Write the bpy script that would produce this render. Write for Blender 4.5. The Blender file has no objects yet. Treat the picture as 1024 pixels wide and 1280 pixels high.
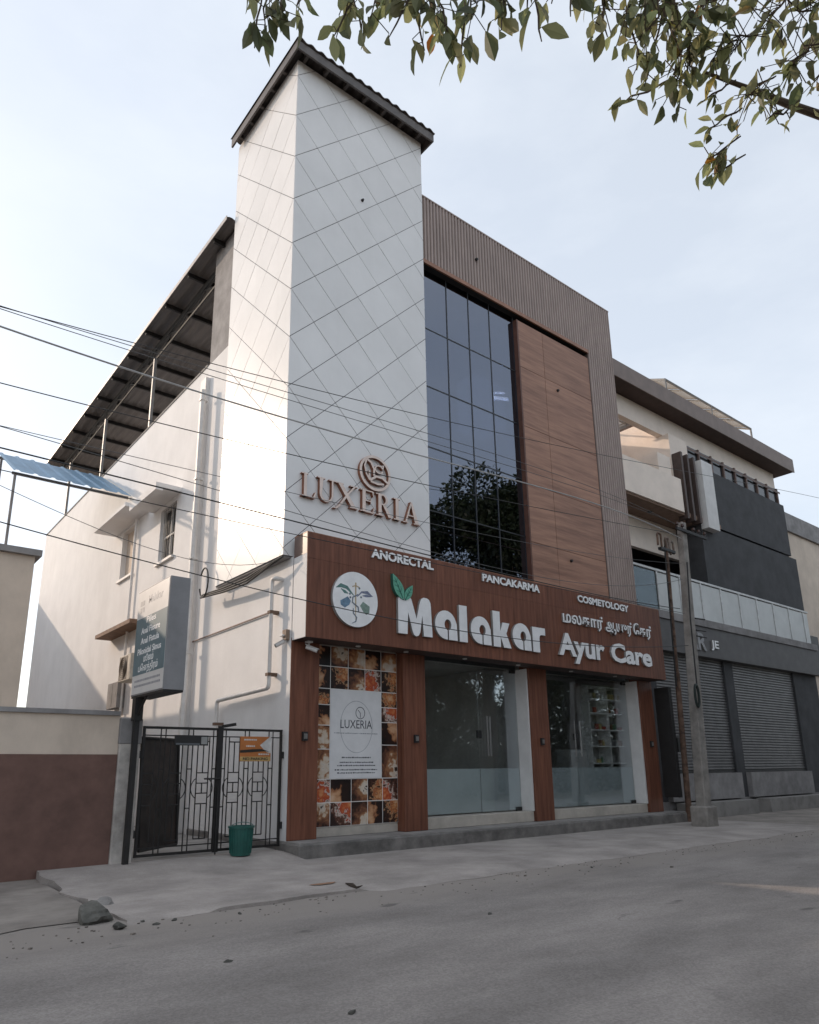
import bpy, bmesh, math, random
from math import sin, cos, pi, radians, sqrt
from mathutils import Matrix, Vector
rnd = random.Random(7)
S = bpy.context.scene
C = S.collection

# ------------------------------------------------------------------ camera
cam_d = bpy.data.cameras.new('camera'); cam = bpy.data.objects.new('camera', cam_d); C.objects.link(cam)
S.camera = cam
yaw, pitch, roll = 0.66739209, 0.25592923, 0.00999679
fw = Vector((sin(yaw)*cos(pitch), cos(yaw)*cos(pitch), sin(pitch)))
r0 = Vector((cos(yaw), -sin(yaw), 0)); d0 = fw.cross(r0)
rt = r0*cos(roll) + d0*sin(roll); dn = -r0*sin(roll) + d0*cos(roll)
CAM = Vector((0, -9.5, 1.277))
m = Matrix((rt, -dn, -fw)).transposed().to_4x4(); m.translation = CAM
cam.matrix_world = m
cam_d.sensor_fit = 'HORIZONTAL'; cam_d.sensor_width = 36
FPX = 883.64
cam_d.lens = FPX/1024*36
cam_d.shift_x = (512-490.42)/1024; cam_d.shift_y = (729.61-640)/1024
cam_d.clip_start = 0.05; cam_d.clip_end = 1500

# ------------------------------------------------------------------ sky and sun
SUN = Vector((-0.4056, 0.8289, 0.3852)).normalized()      # direction towards the sun
W = bpy.data.worlds.new('World'); S.world = W; W.use_nodes = True
nt = W.node_tree; nt.nodes.clear()
out = nt.nodes.new('ShaderNodeOutputWorld'); bg = nt.nodes.new('ShaderNodeBackground')
sky = nt.nodes.new('ShaderNodeTexSky'); sky.sky_type = 'NISHITA'; sky.sun_disc = False
sky.sun_elevation = math.asin(SUN.z); sky.sun_rotation = math.atan2(SUN.x, SUN.y)
sky.air_density = 1.0; sky.dust_density = 2.2; sky.ozone_density = 1.0; sky.altitude = 300
tc = nt.nodes.new('ShaderNodeTexCoord'); mp = nt.nodes.new('ShaderNodeMapping'); mp.inputs['Scale'].default_value = (1.2, 1.2, 3.2)
no = nt.nodes.new('ShaderNodeTexNoise'); no.inputs['Scale'].default_value = 1.7; no.inputs['Detail'].default_value = 7; no.inputs['Roughness'].default_value = .58
cr = nt.nodes.new('ShaderNodeValToRGB'); cr.color_ramp.elements[0].position = .40; cr.color_ramp.elements[1].position = .74
cr.color_ramp.elements[0].color = (.60, .60, .60, 1); cr.color_ramp.elements[1].color = (.80, .80, .80, 1)
mx = nt.nodes.new('ShaderNodeMix'); mx.data_type = 'RGBA'; mx.inputs['B'].default_value = (4.72, 4.98, 5.28, 1)
nt.links.new(tc.outputs['Generated'], mp.inputs['Vector']); nt.links.new(mp.outputs['Vector'], no.inputs['Vector'])
nt.links.new(no.outputs['Fac'], cr.inputs['Fac']); nt.links.new(cr.outputs['Color'], mx.inputs['Factor'])
nt.links.new(sky.outputs['Color'], mx.inputs['A']); nt.links.new(mx.outputs['Result'], bg.inputs['Color'])
bg.inputs['Strength'].default_value = 0.105
nt.links.new(bg.outputs['Background'], out.inputs['Surface'])
sl = bpy.data.lights.new('sun', 'SUN'); sl.energy = 1.3; sl.angle = radians(.8); sl.color = (1, .80, .63)
so = bpy.data.objects.new('sun', sl); C.objects.link(so); so.rotation_euler = (-SUN).to_track_quat('-Z', 'Y').to_euler()
so.location = (-20, 40, 30)
S.view_settings.view_transform = 'Standard'; S.view_settings.look = 'None'; S.view_settings.gamma = 1
S.view_settings.exposure = 1.04
S.render.engine = 'CYCLES'
S.cycles.max_bounces = 10; S.cycles.transparent_max_bounces = 16; S.cycles.glossy_bounces = 5

# ------------------------------------------------------------------ materials
MATS = {}
def lin(c): return tuple((v/12.92 if v <= .04045 else ((v+.055)/1.055)**2.4) for v in c)
def mat(name, col, rough=.7, var=.12, scale=6, stretch=(1, 1, 1), bump=0, bscale=60, metal=0, col2=None, spec=.5, rand=0, coat=0, streak=None, detail=6, bdist=.01):
    if name in MATS: return MATS[name]
    M = bpy.data.materials.new(name); M.use_nodes = True; n = M.node_tree.nodes; L = M.node_tree.links
    b = n['Principled BSDF']; b.inputs['Roughness'].default_value = rough; b.inputs['Metallic'].default_value = metal
    b.inputs['Specular IOR Level'].default_value = spec
    if coat: b.inputs['Coat Weight'].default_value = coat; b.inputs['Coat Roughness'].default_value = .12
    t = n.new('ShaderNodeTexCoord'); mp = n.new('ShaderNodeMapping'); mp.inputs['Scale'].default_value = stretch
    L.new(t.outputs['Object'], mp.inputs['Vector'])
    nz = n.new('ShaderNodeTexNoise'); nz.inputs['Scale'].default_value = scale; nz.inputs['Detail'].default_value = detail; nz.inputs['Roughness'].default_value = .62
    L.new(mp.outputs['Vector'], nz.inputs['Vector'])
    c2 = col2 if col2 else tuple(max(0, v*(1-2.2*var)) for v in col)
    c1 = tuple(min(1, v*(1+var)) for v in col) if not col2 else col
    rp = n.new('ShaderNodeValToRGB'); rp.color_ramp.elements[0].position = .32; rp.color_ramp.elements[1].position = .68
    rp.color_ramp.elements[0].color = (*c2, 1); rp.color_ramp.elements[1].color = (*c1, 1)
    L.new(nz.outputs['Fac'], rp.inputs['Fac']); res = rp.outputs['Color']
    if streak:                                  # dirt with a shape of its own: (colour, amount, scale, stretch)
        m2 = n.new('ShaderNodeMapping'); m2.inputs['Scale'].default_value = streak[3]; L.new(t.outputs['Object'], m2.inputs['Vector'])
        n2 = n.new('ShaderNodeTexNoise'); n2.inputs['Scale'].default_value = streak[2]; n2.inputs['Detail'].default_value = 8; n2.inputs['Roughness'].default_value = .7
        L.new(m2.outputs['Vector'], n2.inputs['Vector'])
        r2 = n.new('ShaderNodeValToRGB'); r2.color_ramp.elements[0].position = .5; r2.color_ramp.elements[1].position = .75
        r2.color_ramp.elements[1].color = (streak[1],)*3 + (1,); r2.color_ramp.elements[0].color = (0, 0, 0, 1)
        L.new(n2.outputs['Fac'], r2.inputs['Fac'])
        x = n.new('ShaderNodeMix'); x.data_type = 'RGBA'; x.inputs['B'].default_value = (*streak[0], 1)
        L.new(r2.outputs['Color'], x.inputs['Factor']); L.new(res, x.inputs['A']); res = x.outputs['Result']
    if rand:
        oi = n.new('ShaderNodeObjectInfo'); hv = n.new('ShaderNodeHueSaturation'); mr = n.new('ShaderNodeMapRange')
        mr.inputs['To Min'].default_value = 1-rand; mr.inputs['To Max'].default_value = 1+rand
        L.new(oi.outputs['Random'], mr.inputs['Value']); L.new(mr.outputs['Result'], hv.inputs['Value'])
        L.new(res, hv.inputs['Color']); res = hv.outputs['Color']
    L.new(res, b.inputs['Base Color'])
    if bump:
        nb = n.new('ShaderNodeTexNoise'); nb.inputs['Scale'].default_value = bscale; nb.inputs['Detail'].default_value = 5
        L.new(mp.outputs['Vector'], nb.inputs['Vector'])
        bp = n.new('ShaderNodeBump'); bp.inputs['Strength'].default_value = bump; bp.inputs['Distance'].default_value = bdist
        L.new(nb.outputs['Fac'], bp.inputs['Height']); L.new(bp.outputs['Normal'], b.inputs['Normal'])
    MATS[name] = M; return M
def glass(name, refl, tint, gcol=(.93, .96, 1)):
    M = bpy.data.materials.new(name); M.use_nodes = True; n = M.node_tree.nodes; L = M.node_tree.links; n.clear()
    o = n.new('ShaderNodeOutputMaterial'); g = n.new('ShaderNodeBsdfGlossy'); g.inputs['Roughness'].default_value = .012; g.inputs['Color'].default_value = (*gcol, 1)
    tr = n.new('ShaderNodeBsdfTransparent'); tr.inputs['Color'].default_value = (*tint, 1)
    lw = n.new('ShaderNodeLayerWeight'); lw.inputs['Blend'].default_value = .28
    ma = n.new('ShaderNodeMath'); ma.operation = 'MULTIPLY_ADD'; ma.inputs[1].default_value = .55; ma.inputs[2].default_value = refl; ma.use_clamp = True
    L.new(lw.outputs['Fresnel'], ma.inputs[0])
    # slight waviness of the panes
    t = n.new('ShaderNodeTexCoord'); nz = n.new('ShaderNodeTexNoise'); nz.inputs['Scale'].default_value = 1.3; L.new(t.outputs['Object'], nz.inputs['Vector'])
    bp = n.new('ShaderNodeBump'); bp.inputs['Strength'].default_value = .05; bp.inputs['Distance'].default_value = .02
    L.new(nz.outputs['Fac'], bp.inputs['Height']); L.new(bp.outputs['Normal'], g.inputs['Normal'])
    ms = n.new('ShaderNodeMixShader'); L.new(ma.outputs['Value'], ms.inputs['Fac']); L.new(tr.outputs['BSDF'], ms.inputs[1]); L.new(g.outputs['BSDF'], ms.inputs[2])
    L.new(ms.outputs['Shader'], o.inputs['Surface']); MATS[name] = M; return M
def leafmat(name, col, trans=.35, var=.4):
    M = bpy.data.materials.new(name); M.use_nodes = True; n = M.node_tree.nodes; L = M.node_tree.links
    b = n['Principled BSDF']; b.inputs['Roughness'].default_value = .5
    g = n.new('ShaderNodeNewGeometry'); hv = n.new('ShaderNodeHueSaturation'); hv.inputs['Color'].default_value = (*col, 1)
    a = n.new('ShaderNodeMapRange'); a.inputs['To Min'].default_value = 1-var; a.inputs['To Max'].default_value = 1+var
    h = n.new('ShaderNodeMapRange'); h.inputs['To Min'].default_value = .47; h.inputs['To Max'].default_value = .53
    L.new(g.outputs['Random Per Island'], a.inputs['Value']); L.new(a.outputs['Result'], hv.inputs['Value'])
    wn = n.new('ShaderNodeTexWhiteNoise'); wn.noise_dimensions = '1D'; L.new(g.outputs['Random Per Island'], wn.inputs['W']); L.new(wn.outputs['Value'], h.inputs['Value']); L.new(h.outputs['Result'], hv.inputs['Hue'])
    L.new(hv.outputs['Color'], b.inputs['Base Color'])
    t = n.new('ShaderNodeBsdfTranslucent'); L.new(hv.outputs['Color'], t.inputs['Color']); ms = n.new('ShaderNodeMixShader'); ms.inputs['Fac'].default_value = trans
    L.new(b.outputs['BSDF'], ms.inputs[1]); L.new(t.outputs['BSDF'], ms.inputs[2]); L.new(ms.outputs['Shader'], n['Material Output'].inputs['Surface'])
    MATS[name] = M; return M
def emit(name, col, s):
    M = bpy.data.materials.new(name); M.use_nodes = True; b = M.node_tree.nodes['Principled BSDF']
    b.inputs['Base Color'].default_value = (*col, 1); b.inputs['Emission Color'].default_value = (*col, 1); b.inputs['Emission Strength'].default_value = s
    MATS[name] = M; return M

ACP = mat('white_composite_panel', (.83, .815, .805), .27, .03, .8, rand=.03, spec=.17, streak=((.70, .685, .665), .25, .8, (2.6, 2.6, .16)))
ACPJ = mat('panel_joint', (.10, .10, .105), .8, .1)
WHITE = mat('white_plaster', (.79, .775, .765), .85, .03, 1.2, bump=.25, bscale=40, streak=((.58, .56, .545), .3, 1.1, (1, 1, .35)))
WHITE2 = mat('white_plain_paint', (.72, .70, .68), .6, .05, 3)
CREAM = mat('cream_plaster', (.66, .55, .45), .85, .06, 1.5, bump=.2, bscale=40, streak=((.33, .27, .22), .4, 1.2, (1, 1, .3)))
PEACH = mat('peach_plaster', (.90, .78, .68), .85, .05, 1.5, bump=.2, bscale=40)
GREYW = mat('grey_cement_render', (.30, .285, .28), .9, .15, 2.2, bump=.3, bscale=30, streak=((.14, .13, .125), .5, 1.0, (1, 1, .4)))
CONC = mat('concrete', (.30, .282, .265), .92, .16, 2.6, bump=.4, bscale=45, streak=((.15, .14, .13), .6, 1.3, (1, 1, 1)))
STEPM = mat('step_cement', (.20, .185, .172), .92, .22, 3, bump=.5, bscale=35, streak=((.075, .07, .066), .85, 1.6, (.8, 1, 1.6)))
WOODV = mat('wood_sheet_upright_grain', (.235, .094, .057), .5, .1, 5, (3.2, 3.2, .22), bump=.05, bscale=40, col2=(.118, .048, .031), rand=.06, spec=.25)
WOODH = mat('wood_sheet_level_grain', (.43, .238, .162), .55, .1, 2.6, (.32, .32, 4.2), bump=.05, bscale=40, col2=(.24, .128, .092), rand=.07, spec=.3)
TRIM = mat('brown_trim', (.33, .155, .09), .5, .12, 4)
FLUTE = mat('ribbed_brown_grey_screen', (.385, .30, .265), .55, .08, 4, (1, 1, .3), spec=.4)
FLUTED = mat('ribbed_screen_groove', (.17, .13, .115), .7, .1, 4)
DARK = mat('near_black_paint', (.022, .021, .021), .55, .1, 5)
BLACKM = mat('black_enamel', (.016, .014, .013), .55, .2, 10)
ROOM = mat('interior_paint', (.72, .70, .67), .8, .06, 2)
ROOMD = mat('interior_dark_floor', (.10, .095, .09), .5, .1, 3)
ROOFM = mat('brown_grey_roof_sheet', (.115, .098, .090), .5, .15, 3, streak=((.06, .05, .045), .5, 2, (1, 1, 1)))
ROOFU = mat('grey_roof_sheet', (.16, .142, .132), .55, .15, 2, (1, .2, 1))
STEEL = mat('brushed_steel', (.55, .55, .55), .28, .05, 8, metal=1)
ALU = mat('dark_mullion', (.028, .03, .034), .4, .05, 8)
CURT = glass('curtain_glass', .18, (.16, .17, .19), (.80, .86, 1))
DOORG = glass('door_glass', .0, (.93, .945, .94))
FROST = mat('frosted_film', (.50, .545, .55), .65, .05, 1.5)
LETW = mat('white_letter_acrylic', (.9, .89, .885), .35, .04, 6)
LETS = mat('grey_letter_return', (.30, .29, .28), .5, .08, 6)
LETG = mat('rose_letter_face', (.82, .67, .59), .4, .06, 5)
LETGS = mat('copper_letter_return', (.30, .125, .070), .42, .1, 6, metal=.3)
SILL = mat('cream_marble_sill', (.52, .47, .41), .5, .1, 3, streak=((.3, .26, .22), .5, 2, (1, 1, 1)))
ASPH = mat('asphalt', (.325, .292, .27), .95, .14, .55, (1, 2.2, 1), bump=.75, bscale=110, streak=((.205, .186, .173), .6, .8, (.35, 1.5, 1)), detail=9, bdist=.015)
DUST = mat('road_edge_dust', (.30, .265, .235), .97, .16, 1.4, bump=.6, bscale=90, streak=((.16, .135, .12), .6, 1.6, (.5, 1.5, 1)))
APRON = mat('cast_concrete_apron', (.395, .352, .323), .93, .15, 1.1, bump=.5, bscale=60, streak=((.20, .18, .163), .6, .8, (.6, 1.3, 1)), detail=9)
def surface_extra(M, dust, y0, y1, speck):
    n = M.node_tree.nodes; L = M.node_tree.links; b = n['Principled BSDF']; src = b.inputs['Base Color'].links[0].from_socket
    t = n.new('ShaderNodeTexCoord')
    vo = n.new('ShaderNodeTexVoronoi'); vo.inputs['Scale'].default_value = 75; L.new(t.outputs['Object'], vo.inputs['Vector'])
    sp = n.new('ShaderNodeSeparateColor'); L.new(vo.outputs['Color'], sp.inputs['Color'])
    mr = n.new('ShaderNodeMapRange'); mr.inputs['To Min'].default_value = 1-speck; mr.inputs['To Max'].default_value = 1+speck; L.new(sp.outputs['Red'], mr.inputs['Value'])
    hv = n.new('ShaderNodeHueSaturation'); L.new(src, hv.inputs['Color']); L.new(mr.outputs['Result'], hv.inputs['Value']); src = hv.outputs['Color']
    if dust:
        sx = n.new('ShaderNodeSeparateXYZ'); L.new(t.outputs['Object'], sx.inputs['Vector'])
        mp = n.new('ShaderNodeMapping'); mp.inputs['Scale'].default_value = (.45, 1.3, 1); L.new(t.outputs['Object'], mp.inputs['Vector'])
        nz = n.new('ShaderNodeTexNoise'); nz.inputs['Scale'].default_value = 1.5; nz.inputs['Detail'].default_value = 8; nz.inputs['Roughness'].default_value = .68; L.new(mp.outputs['Vector'], nz.inputs['Vector'])
        ad = n.new('ShaderNodeMath'); ad.operation = 'MULTIPLY_ADD'; ad.inputs[1].default_value = 1.9; L.new(nz.outputs['Fac'], ad.inputs[0]); L.new(sx.outputs['Y'], ad.inputs[2])
        m2 = n.new('ShaderNodeMapRange'); m2.interpolation_type = 'SMOOTHSTEP'; m2.inputs['From Min'].default_value = y0+.95; m2.inputs['From Max'].default_value = y1+.95; L.new(ad.outputs['Value'], m2.inputs['Value'])
        x = n.new('ShaderNodeMix'); x.data_type = 'RGBA'; x.inputs['B'].default_value = (*dust, 1); L.new(m2.outputs['Result'], x.inputs['Factor']); L.new(src, x.inputs['A']); src = x.outputs['Result']
    if dust:                       # cracks and oil spots in the tarmac
        wv = n.new('ShaderNodeTexNoise'); wv.inputs['Scale'].default_value = 1.1; wv.inputs['Detail'].default_value = 5; L.new(t.outputs['Object'], wv.inputs['Vector'])
        mv = n.new('ShaderNodeVectorMath'); mv.operation = 'MULTIPLY_ADD'; mv.inputs[1].default_value = (1.1, 1.1, 0); L.new(wv.outputs['Color'], mv.inputs[0]); L.new(t.outputs['Object'], mv.inputs[2])
        vc = n.new('ShaderNodeTexVoronoi'); vc.feature = 'DISTANCE_TO_EDGE'; vc.inputs['Scale'].default_value = .42; L.new(mv.outputs['Vector'], vc.inputs['Vector'])
        c1_ = n.new('ShaderNodeMapRange'); c1_.inputs['From Min'].default_value = .0025; c1_.inputs['From Max'].default_value = .007; c1_.inputs['To Min'].default_value = .5; c1_.inputs['To Max'].default_value = 0; L.new(vc.outputs['Distance'], c1_.inputs['Value'])
        nm = n.new('ShaderNodeTexNoise'); nm.inputs['Scale'].default_value = .55; L.new(t.outputs['Object'], nm.inputs['Vector'])
        c2_ = n.new('ShaderNodeMapRange'); c2_.inputs['From Min'].default_value = .60; c2_.inputs['From Max'].default_value = .70; L.new(nm.outputs['Fac'], c2_.inputs['Value'])
        cm = n.new('ShaderNodeMath'); cm.operation = 'MULTIPLY'; L.new(c1_.outputs['Result'], cm.inputs[0]); L.new(c2_.outputs['Result'], cm.inputs[1])
        ns = n.new('ShaderNodeTexNoise'); ns.inputs['Scale'].default_value = 2.6; ns.inputs['Detail'].default_value = 2; mps = n.new('ShaderNodeMapping'); mps.inputs['Scale'].default_value = (.7, 1.5, 1); mps.inputs['Location'].default_value = (3.1, 7.7, 0); L.new(t.outputs['Object'], mps.inputs['Vector']); L.new(mps.outputs['Vector'], ns.inputs['Vector'])
        c3_ = n.new('ShaderNodeMapRange'); c3_.inputs['From Min'].default_value = .70; c3_.inputs['From Max'].default_value = .78; c3_.inputs['To Max'].default_value = .55; L.new(ns.outputs['Fac'], c3_.inputs['Value'])
        mxm = n.new('ShaderNodeMath'); mxm.operation = 'MAXIMUM'; L.new(cm.outputs['Value'], mxm.inputs[0]); L.new(c3_.outputs['Result'], mxm.inputs[1])
        xd = n.new('ShaderNodeMix'); xd.data_type = 'RGBA'; xd.inputs['B'].default_value = (.06, .056, .053, 1); L.new(mxm.outputs['Value'], xd.inputs['Factor']); L.new(src, xd.inputs['A']); src = xd.outputs['Result']
    L.new(src, b.inputs['Base Color'])
surface_extra(ASPH, (.33, .292, .262), -4.1, -2.75, .15); surface_extra(APRON, None, 0, 0, .07)
SOIL = mat('dry_soil', (.22, .18, .14), 1, .15, 1.2, bump=.5, bscale=20)

# ------------------------------------------------------------------ helpers
class MB:
    def __init__(s): s.v = []; s.f = []; s.mi = []
    def add(s, vs, fs, mi=0):
        o = len(s.v); s.v += [tuple(v) for v in vs]; s.f += [tuple(i+o for i in f) for f in fs]; s.mi += [mi]*len(fs); return s
    def box(s, x0, x1, y0, y1, z0, z1, mi=0, ch=0):
        if ch:
            return s.chbox(x0, x1, y0, y1, z0, z1, ch, mi)
        v = [(x, y, z) for z in (z0, z1) for y in (y0, y1) for x in (x0, x1)]
        return s.add(v, [(0, 2, 3, 1), (4, 5, 7, 6), (0, 1, 5, 4), (2, 6, 7, 3), (0, 4, 6, 2), (1, 3, 7, 5)], mi)
    def chbox(s, x0, x1, y0, y1, z0, z1, c, mi=0):
        bm = bmesh.new(); bmesh.ops.create_cube(bm, size=1)
        for v in bm.verts: v.co = Vector(((x0+x1)/2+v.co.x*(x1-x0), (y0+y1)/2+v.co.y*(y1-y0), (z0+z1)/2+v.co.z*(z1-z0)))
        bmesh.ops.bevel(bm, geom=bm.edges[:], offset=c, segments=1, affect='EDGES')
        bm.verts.index_update(); s.add([v.co[:] for v in bm.verts], [[v.index for v in f.verts] for f in bm.faces], mi); bm.free(); return s
    def obox(s, c, ax, ay, az, mi=0):          # centre and three half-axis vectors
        c = Vector(c); ax, ay, az = Vector(ax), Vector(ay), Vector(az)
        v = [c+ax*i+ay*j+az*k for k in (-1, 1) for j in (-1, 1) for i in (-1, 1)]
        return s.add(v, [(0, 2, 3, 1), (4, 5, 7, 6), (0, 1, 5, 4), (2, 6, 7, 3), (0, 4, 6, 2), (1, 3, 7, 5)], mi)
    def tube(s, pts, r, n=8, cap=True, mi=0):
        pts = [Vector(p) for p in pts]; rs = r if isinstance(r, (list, tuple)) else [r]*len(pts)
        vs = []; fs = []; ref = None
        for i, p in enumerate(pts):
            t = (pts[min(i+1, len(pts)-1)]-pts[max(i-1, 0)]).normalized()
            if ref is None: ref = Vector((0, 0, 1)) if abs(t.z) < .9 else Vector((1, 0, 0))
            a = t.cross(ref).normalized(); b = a.cross(t).normalized(); ref = b
            for k in range(n): vs.append(p+a*rs[i]*cos(2*pi*k/n)+b*rs[i]*sin(2*pi*k/n))
        for i in range(len(pts)-1):
            for k in range(n): fs.append((i*n+k, i*n+(k+1) % n, (i+1)*n+(k+1) % n, (i+1)*n+k))
        if cap: fs.append(tuple(range(n))[::-1]); fs.append(tuple((len(pts)-1)*n+k for k in range(n)))
        return s.add(vs, fs, mi)
    def prism(s, poly, f, d0, d1, mi=0, side=None):   # 2D polygon, f(u,v,d)->point, between depths
        n = len(poly); vs = [f(u, v, d0) for u, v in poly]+[f(u, v, d1) for u, v in poly]
        s.add(vs, [tuple(range(n))[::-1], tuple(range(n, 2*n))], mi)
        o = len(s.v)-2*n
        s.f += [(o+i, o+(i+1) % n, o+n+(i+1) % n, o+n+i) for i in range(n)]; s.mi += [mi if side is None else side]*n
        return s
    def build(s, name, mats, parent=None, smooth=False, recalc=True):
        me = bpy.data.meshes.new(name); me.from_pydata(s.v, [], s.f)
        mats = mats if isinstance(mats, (list, tuple)) else [mats]
        for m_ in mats: me.materials.append(m_)
        for p, i in zip(me.polygons, s.mi): p.material_index = i
        if recalc:
            bm = bmesh.new(); bm.from_mesh(me); bmesh.ops.recalc_face_normals(bm, faces=bm.faces[:]); bm.to_mesh(me); bm.free()
        if smooth:
            for p in me.polygons: p.use_smooth = True
            me.set_sharp_from_angle(angle=radians(40))
        me.update()
        return link(name, me, parent)
def link(name, me, parent=None):
    o = bpy.data.objects.new(name, me); C.objects.link(o)
    if parent is not None:
        o.parent = parent; o.matrix_parent_inverse = WM[parent.name].inverted()
        WM[o.name] = Matrix.Identity(4)
    else: WM[o.name] = Matrix.Identity(4)
    return o
WM = {}
def tag(o, label, cat, group=None):
    o['label'] = label; o['category'] = cat
    if group: o['group'] = group
    return o
def thing(name, loc, label, cat, group=None):
    o = bpy.data.objects.new(name, None); C.objects.link(o); o.location = loc; o.empty_display_size = .2
    WM[o.name] = Matrix.Translation(Vector(loc)); return tag(o, label, cat, group)
def structure(o): o['kind'] = 'structure'; return o
def stuff(o): o['kind'] = 'stuff'; return o
def box(name, mt, parent, *a, ch=0): return MB().box(*a, ch=ch).build(name, mt, parent)
FY = lambda Y: (lambda u, v, d: (u, Y-d, v))           # front plane facing the street: depth d comes towards the street
FX = lambda X: (lambda u, v, d: (X-d, u, v))           # side plane facing left

def unproj(u, v, Y=None, X=None, Z=None, dist=None):   # photograph pixel -> place, used to survey the site
    r = rt*((u-490.42)/FPX)+dn*((v-729.61)/FPX)+fw
    if dist: return CAM+r.normalized()*dist
    t = (Y-CAM.y)/r.y if Y is not None else ((X-CAM.x)/r.x if X is not None else (Z-CAM.z)/r.z)
    return CAM+r*t

# flat shapes with holes: list of loops -> mesh, extruded
def shape_mesh(loops, depth, place, name, mats, parent, face_split=True, proud=0):
    cu = bpy.data.curves.new('shape', 'CURVE'); cu.dimensions = '2D'; cu.fill_mode = 'BOTH'; cu.extrude = depth/2
    for lp in loops:
        sp = cu.splines.new('POLY'); sp.points.add(len(lp)-1); sp.use_cyclic_u = True
        for p, q in zip(sp.points, lp): p.co = (q[0], q[1], 0, 1)
    return curve_to(cu, depth, place, name, mats, parent, proud)
def curve_to(cu, depth, place, name, mats, parent, proud=0, loose=None):
    ob = bpy.data.objects.new('tmp', cu); me = bpy.data.meshes.new_from_object(ob)
    bpy.data.objects.remove(ob); bpy.data.curves.remove(cu)
    me.name = name; me.materials.clear()
    for m_ in mats: me.materials.append(m_)
    for p in me.polygons: p.material_index = 0 if abs(p.normal.z) > .7 or len(mats) < 2 else 1; p.use_smooth = False
    for v in me.vertices: v.co = place(v.co.x, v.co.y, v.co.z+depth/2+proud)
    return link(name, me, parent)
def text_curve(s, size, offset=0, extrude=0.01):
    cu = bpy.data.curves.new('t', 'FONT'); cu.body = s; cu.size = size; cu.offset = offset; cu.extrude = extrude; cu.resolution_u = 3
    return cu
def bounds(s, size, offset=0):
    cu = text_curve(s, size, offset, 0); ob = bpy.data.objects.new('tmp', cu); me = bpy.data.meshes.new_from_object(ob)
    xs = [v.co.x for v in me.vertices]; ys = [v.co.y for v in me.vertices]
    bpy.data.objects.remove(ob); bpy.data.curves.remove(cu); bpy.data.meshes.remove(me)
    return (min(xs), max(xs), min(ys), max(ys)) if xs else (0, 0, 0, 0)
def lettering(s, width, height, place, depth, mats, parent, name='letter', offset=0, ref=None, vis=None):
    """each character its own mesh, fitted to width x height; place(x, y, d)"""
    b = bounds(s, 1, offset); hb = bounds(ref, 1, offset) if ref else b
    sx = width/(b[1]-b[0]); sy = height/(hb[3]-hb[2])
    res = []
    for i, ch in enumerate(s):
        if ch == ' ': continue
        right = bounds(s[:i+1], 1, offset)[1]; cb = bounds(ch, 1, offset)
        ox = right-cb[1]
        cu = text_curve(ch, 1, offset, depth/2)
        res.append(curve_to(cu, depth, lambda x, y, d, ox=ox: place((x+ox-b[0])*sx, (y-hb[2])*sy, d), name, mats, parent))
    return res
def flat_text(s, width, height, place, mt, parent, name, offset=0, ref=None):
    b = bounds(s, 1, offset); hb = bounds(ref, 1, offset) if ref else b
    sx = width/(b[1]-b[0]); sy = height/(hb[3]-hb[2])
    cu = text_curve(s, 1, offset, .0006)
    return curve_to(cu, .0012, lambda x, y, d: place((x-b[0])*sx, (y-hb[2])*sy, d), name, [mt], parent)
def arc(cx, cy, rx, ry, a0, a1, n=14): return [(cx+rx*cos(radians(a0+(a1-a0)*i/n)), cy+ry*sin(radians(a0+(a1-a0)*i/n))) for i in range(n+1)]
def stroke(pts, w):
    L = []; R_ = []
    for i, p in enumerate(pts):
        a = Vector(pts[max(i-1, 0)]); b = Vector(pts[min(i+1, len(pts)-1)]); t = (b-a).normalized(); nrm = Vector((-t.y, t.x))
        ww = w[i] if isinstance(w, (list, tuple)) else w
        L.append(tuple(Vector(p)+nrm*ww/2)); R_.append(tuple(Vector(p)-nrm*ww/2))
    return L+R_[::-1]
def clip(poly, x0, x1, y0, y1):
    for ax, lim, sg in ((0, x0, 1), (0, x1, -1), (1, y0, 1), (1, y1, -1)):
        outp = []
        for i in range(len(poly)):
            a, b = poly[i], poly[(i+1) % len(poly)]
            ia, ib = sg*(a[ax]-lim) >= 0, sg*(b[ax]-lim) >= 0
            if ia: outp.append(a)
            if ia != ib:
                t = (lim-a[ax])/(b[ax]-a[ax]); outp.append((a[0]+t*(b[0]-a[0]), a[1]+t*(b[1]-a[1])))
        poly = outp
        if len(poly) < 3: return []
    return poly
def area(p): return abs(sum(p[i][0]*p[(i+1) % len(p)][1]-p[(i+1) % len(p)][0]*p[i][1] for i in range(len(p))))/2
#SECTIONS
# ================================================================== THE SETTING
g = MB().add([(-500, -500, -.09), (500, -500, -.09), (500, 500, -.09), (-500, 500, -.09)], [(0, 1, 2, 3)]).build('ground', SOIL); structure(g)
def wob(x, s=0): return .10*sin(x*1.7+s)+.06*sin(x*4.3+2*s)+.035*sin(x*9.1+s*3)+.02*sin(x*21+s)
mb = MB(); n = 240
xs = [-120+280*i/n for i in range(n+1)]
mb.add([(x, -9.0+wob(x, 2), -.03) for x in xs]+[(x, -1.6, -.03) for x in xs], [(i, i+1, n+2+i, n+1+i) for i in range(n)])
structure(mb.build('road', ASPH))
def apron_h(x, y):
    t = min(1, max(0, (y+.55)/1.1)); t = t*t*(3-2*t)
    s_ = min(1, max(0, (5.74-x)/.05))
    return .098*t*s_
mb = MB(); nx, ny = 150, 22
X0, X1 = 2.32, 17.2
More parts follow.
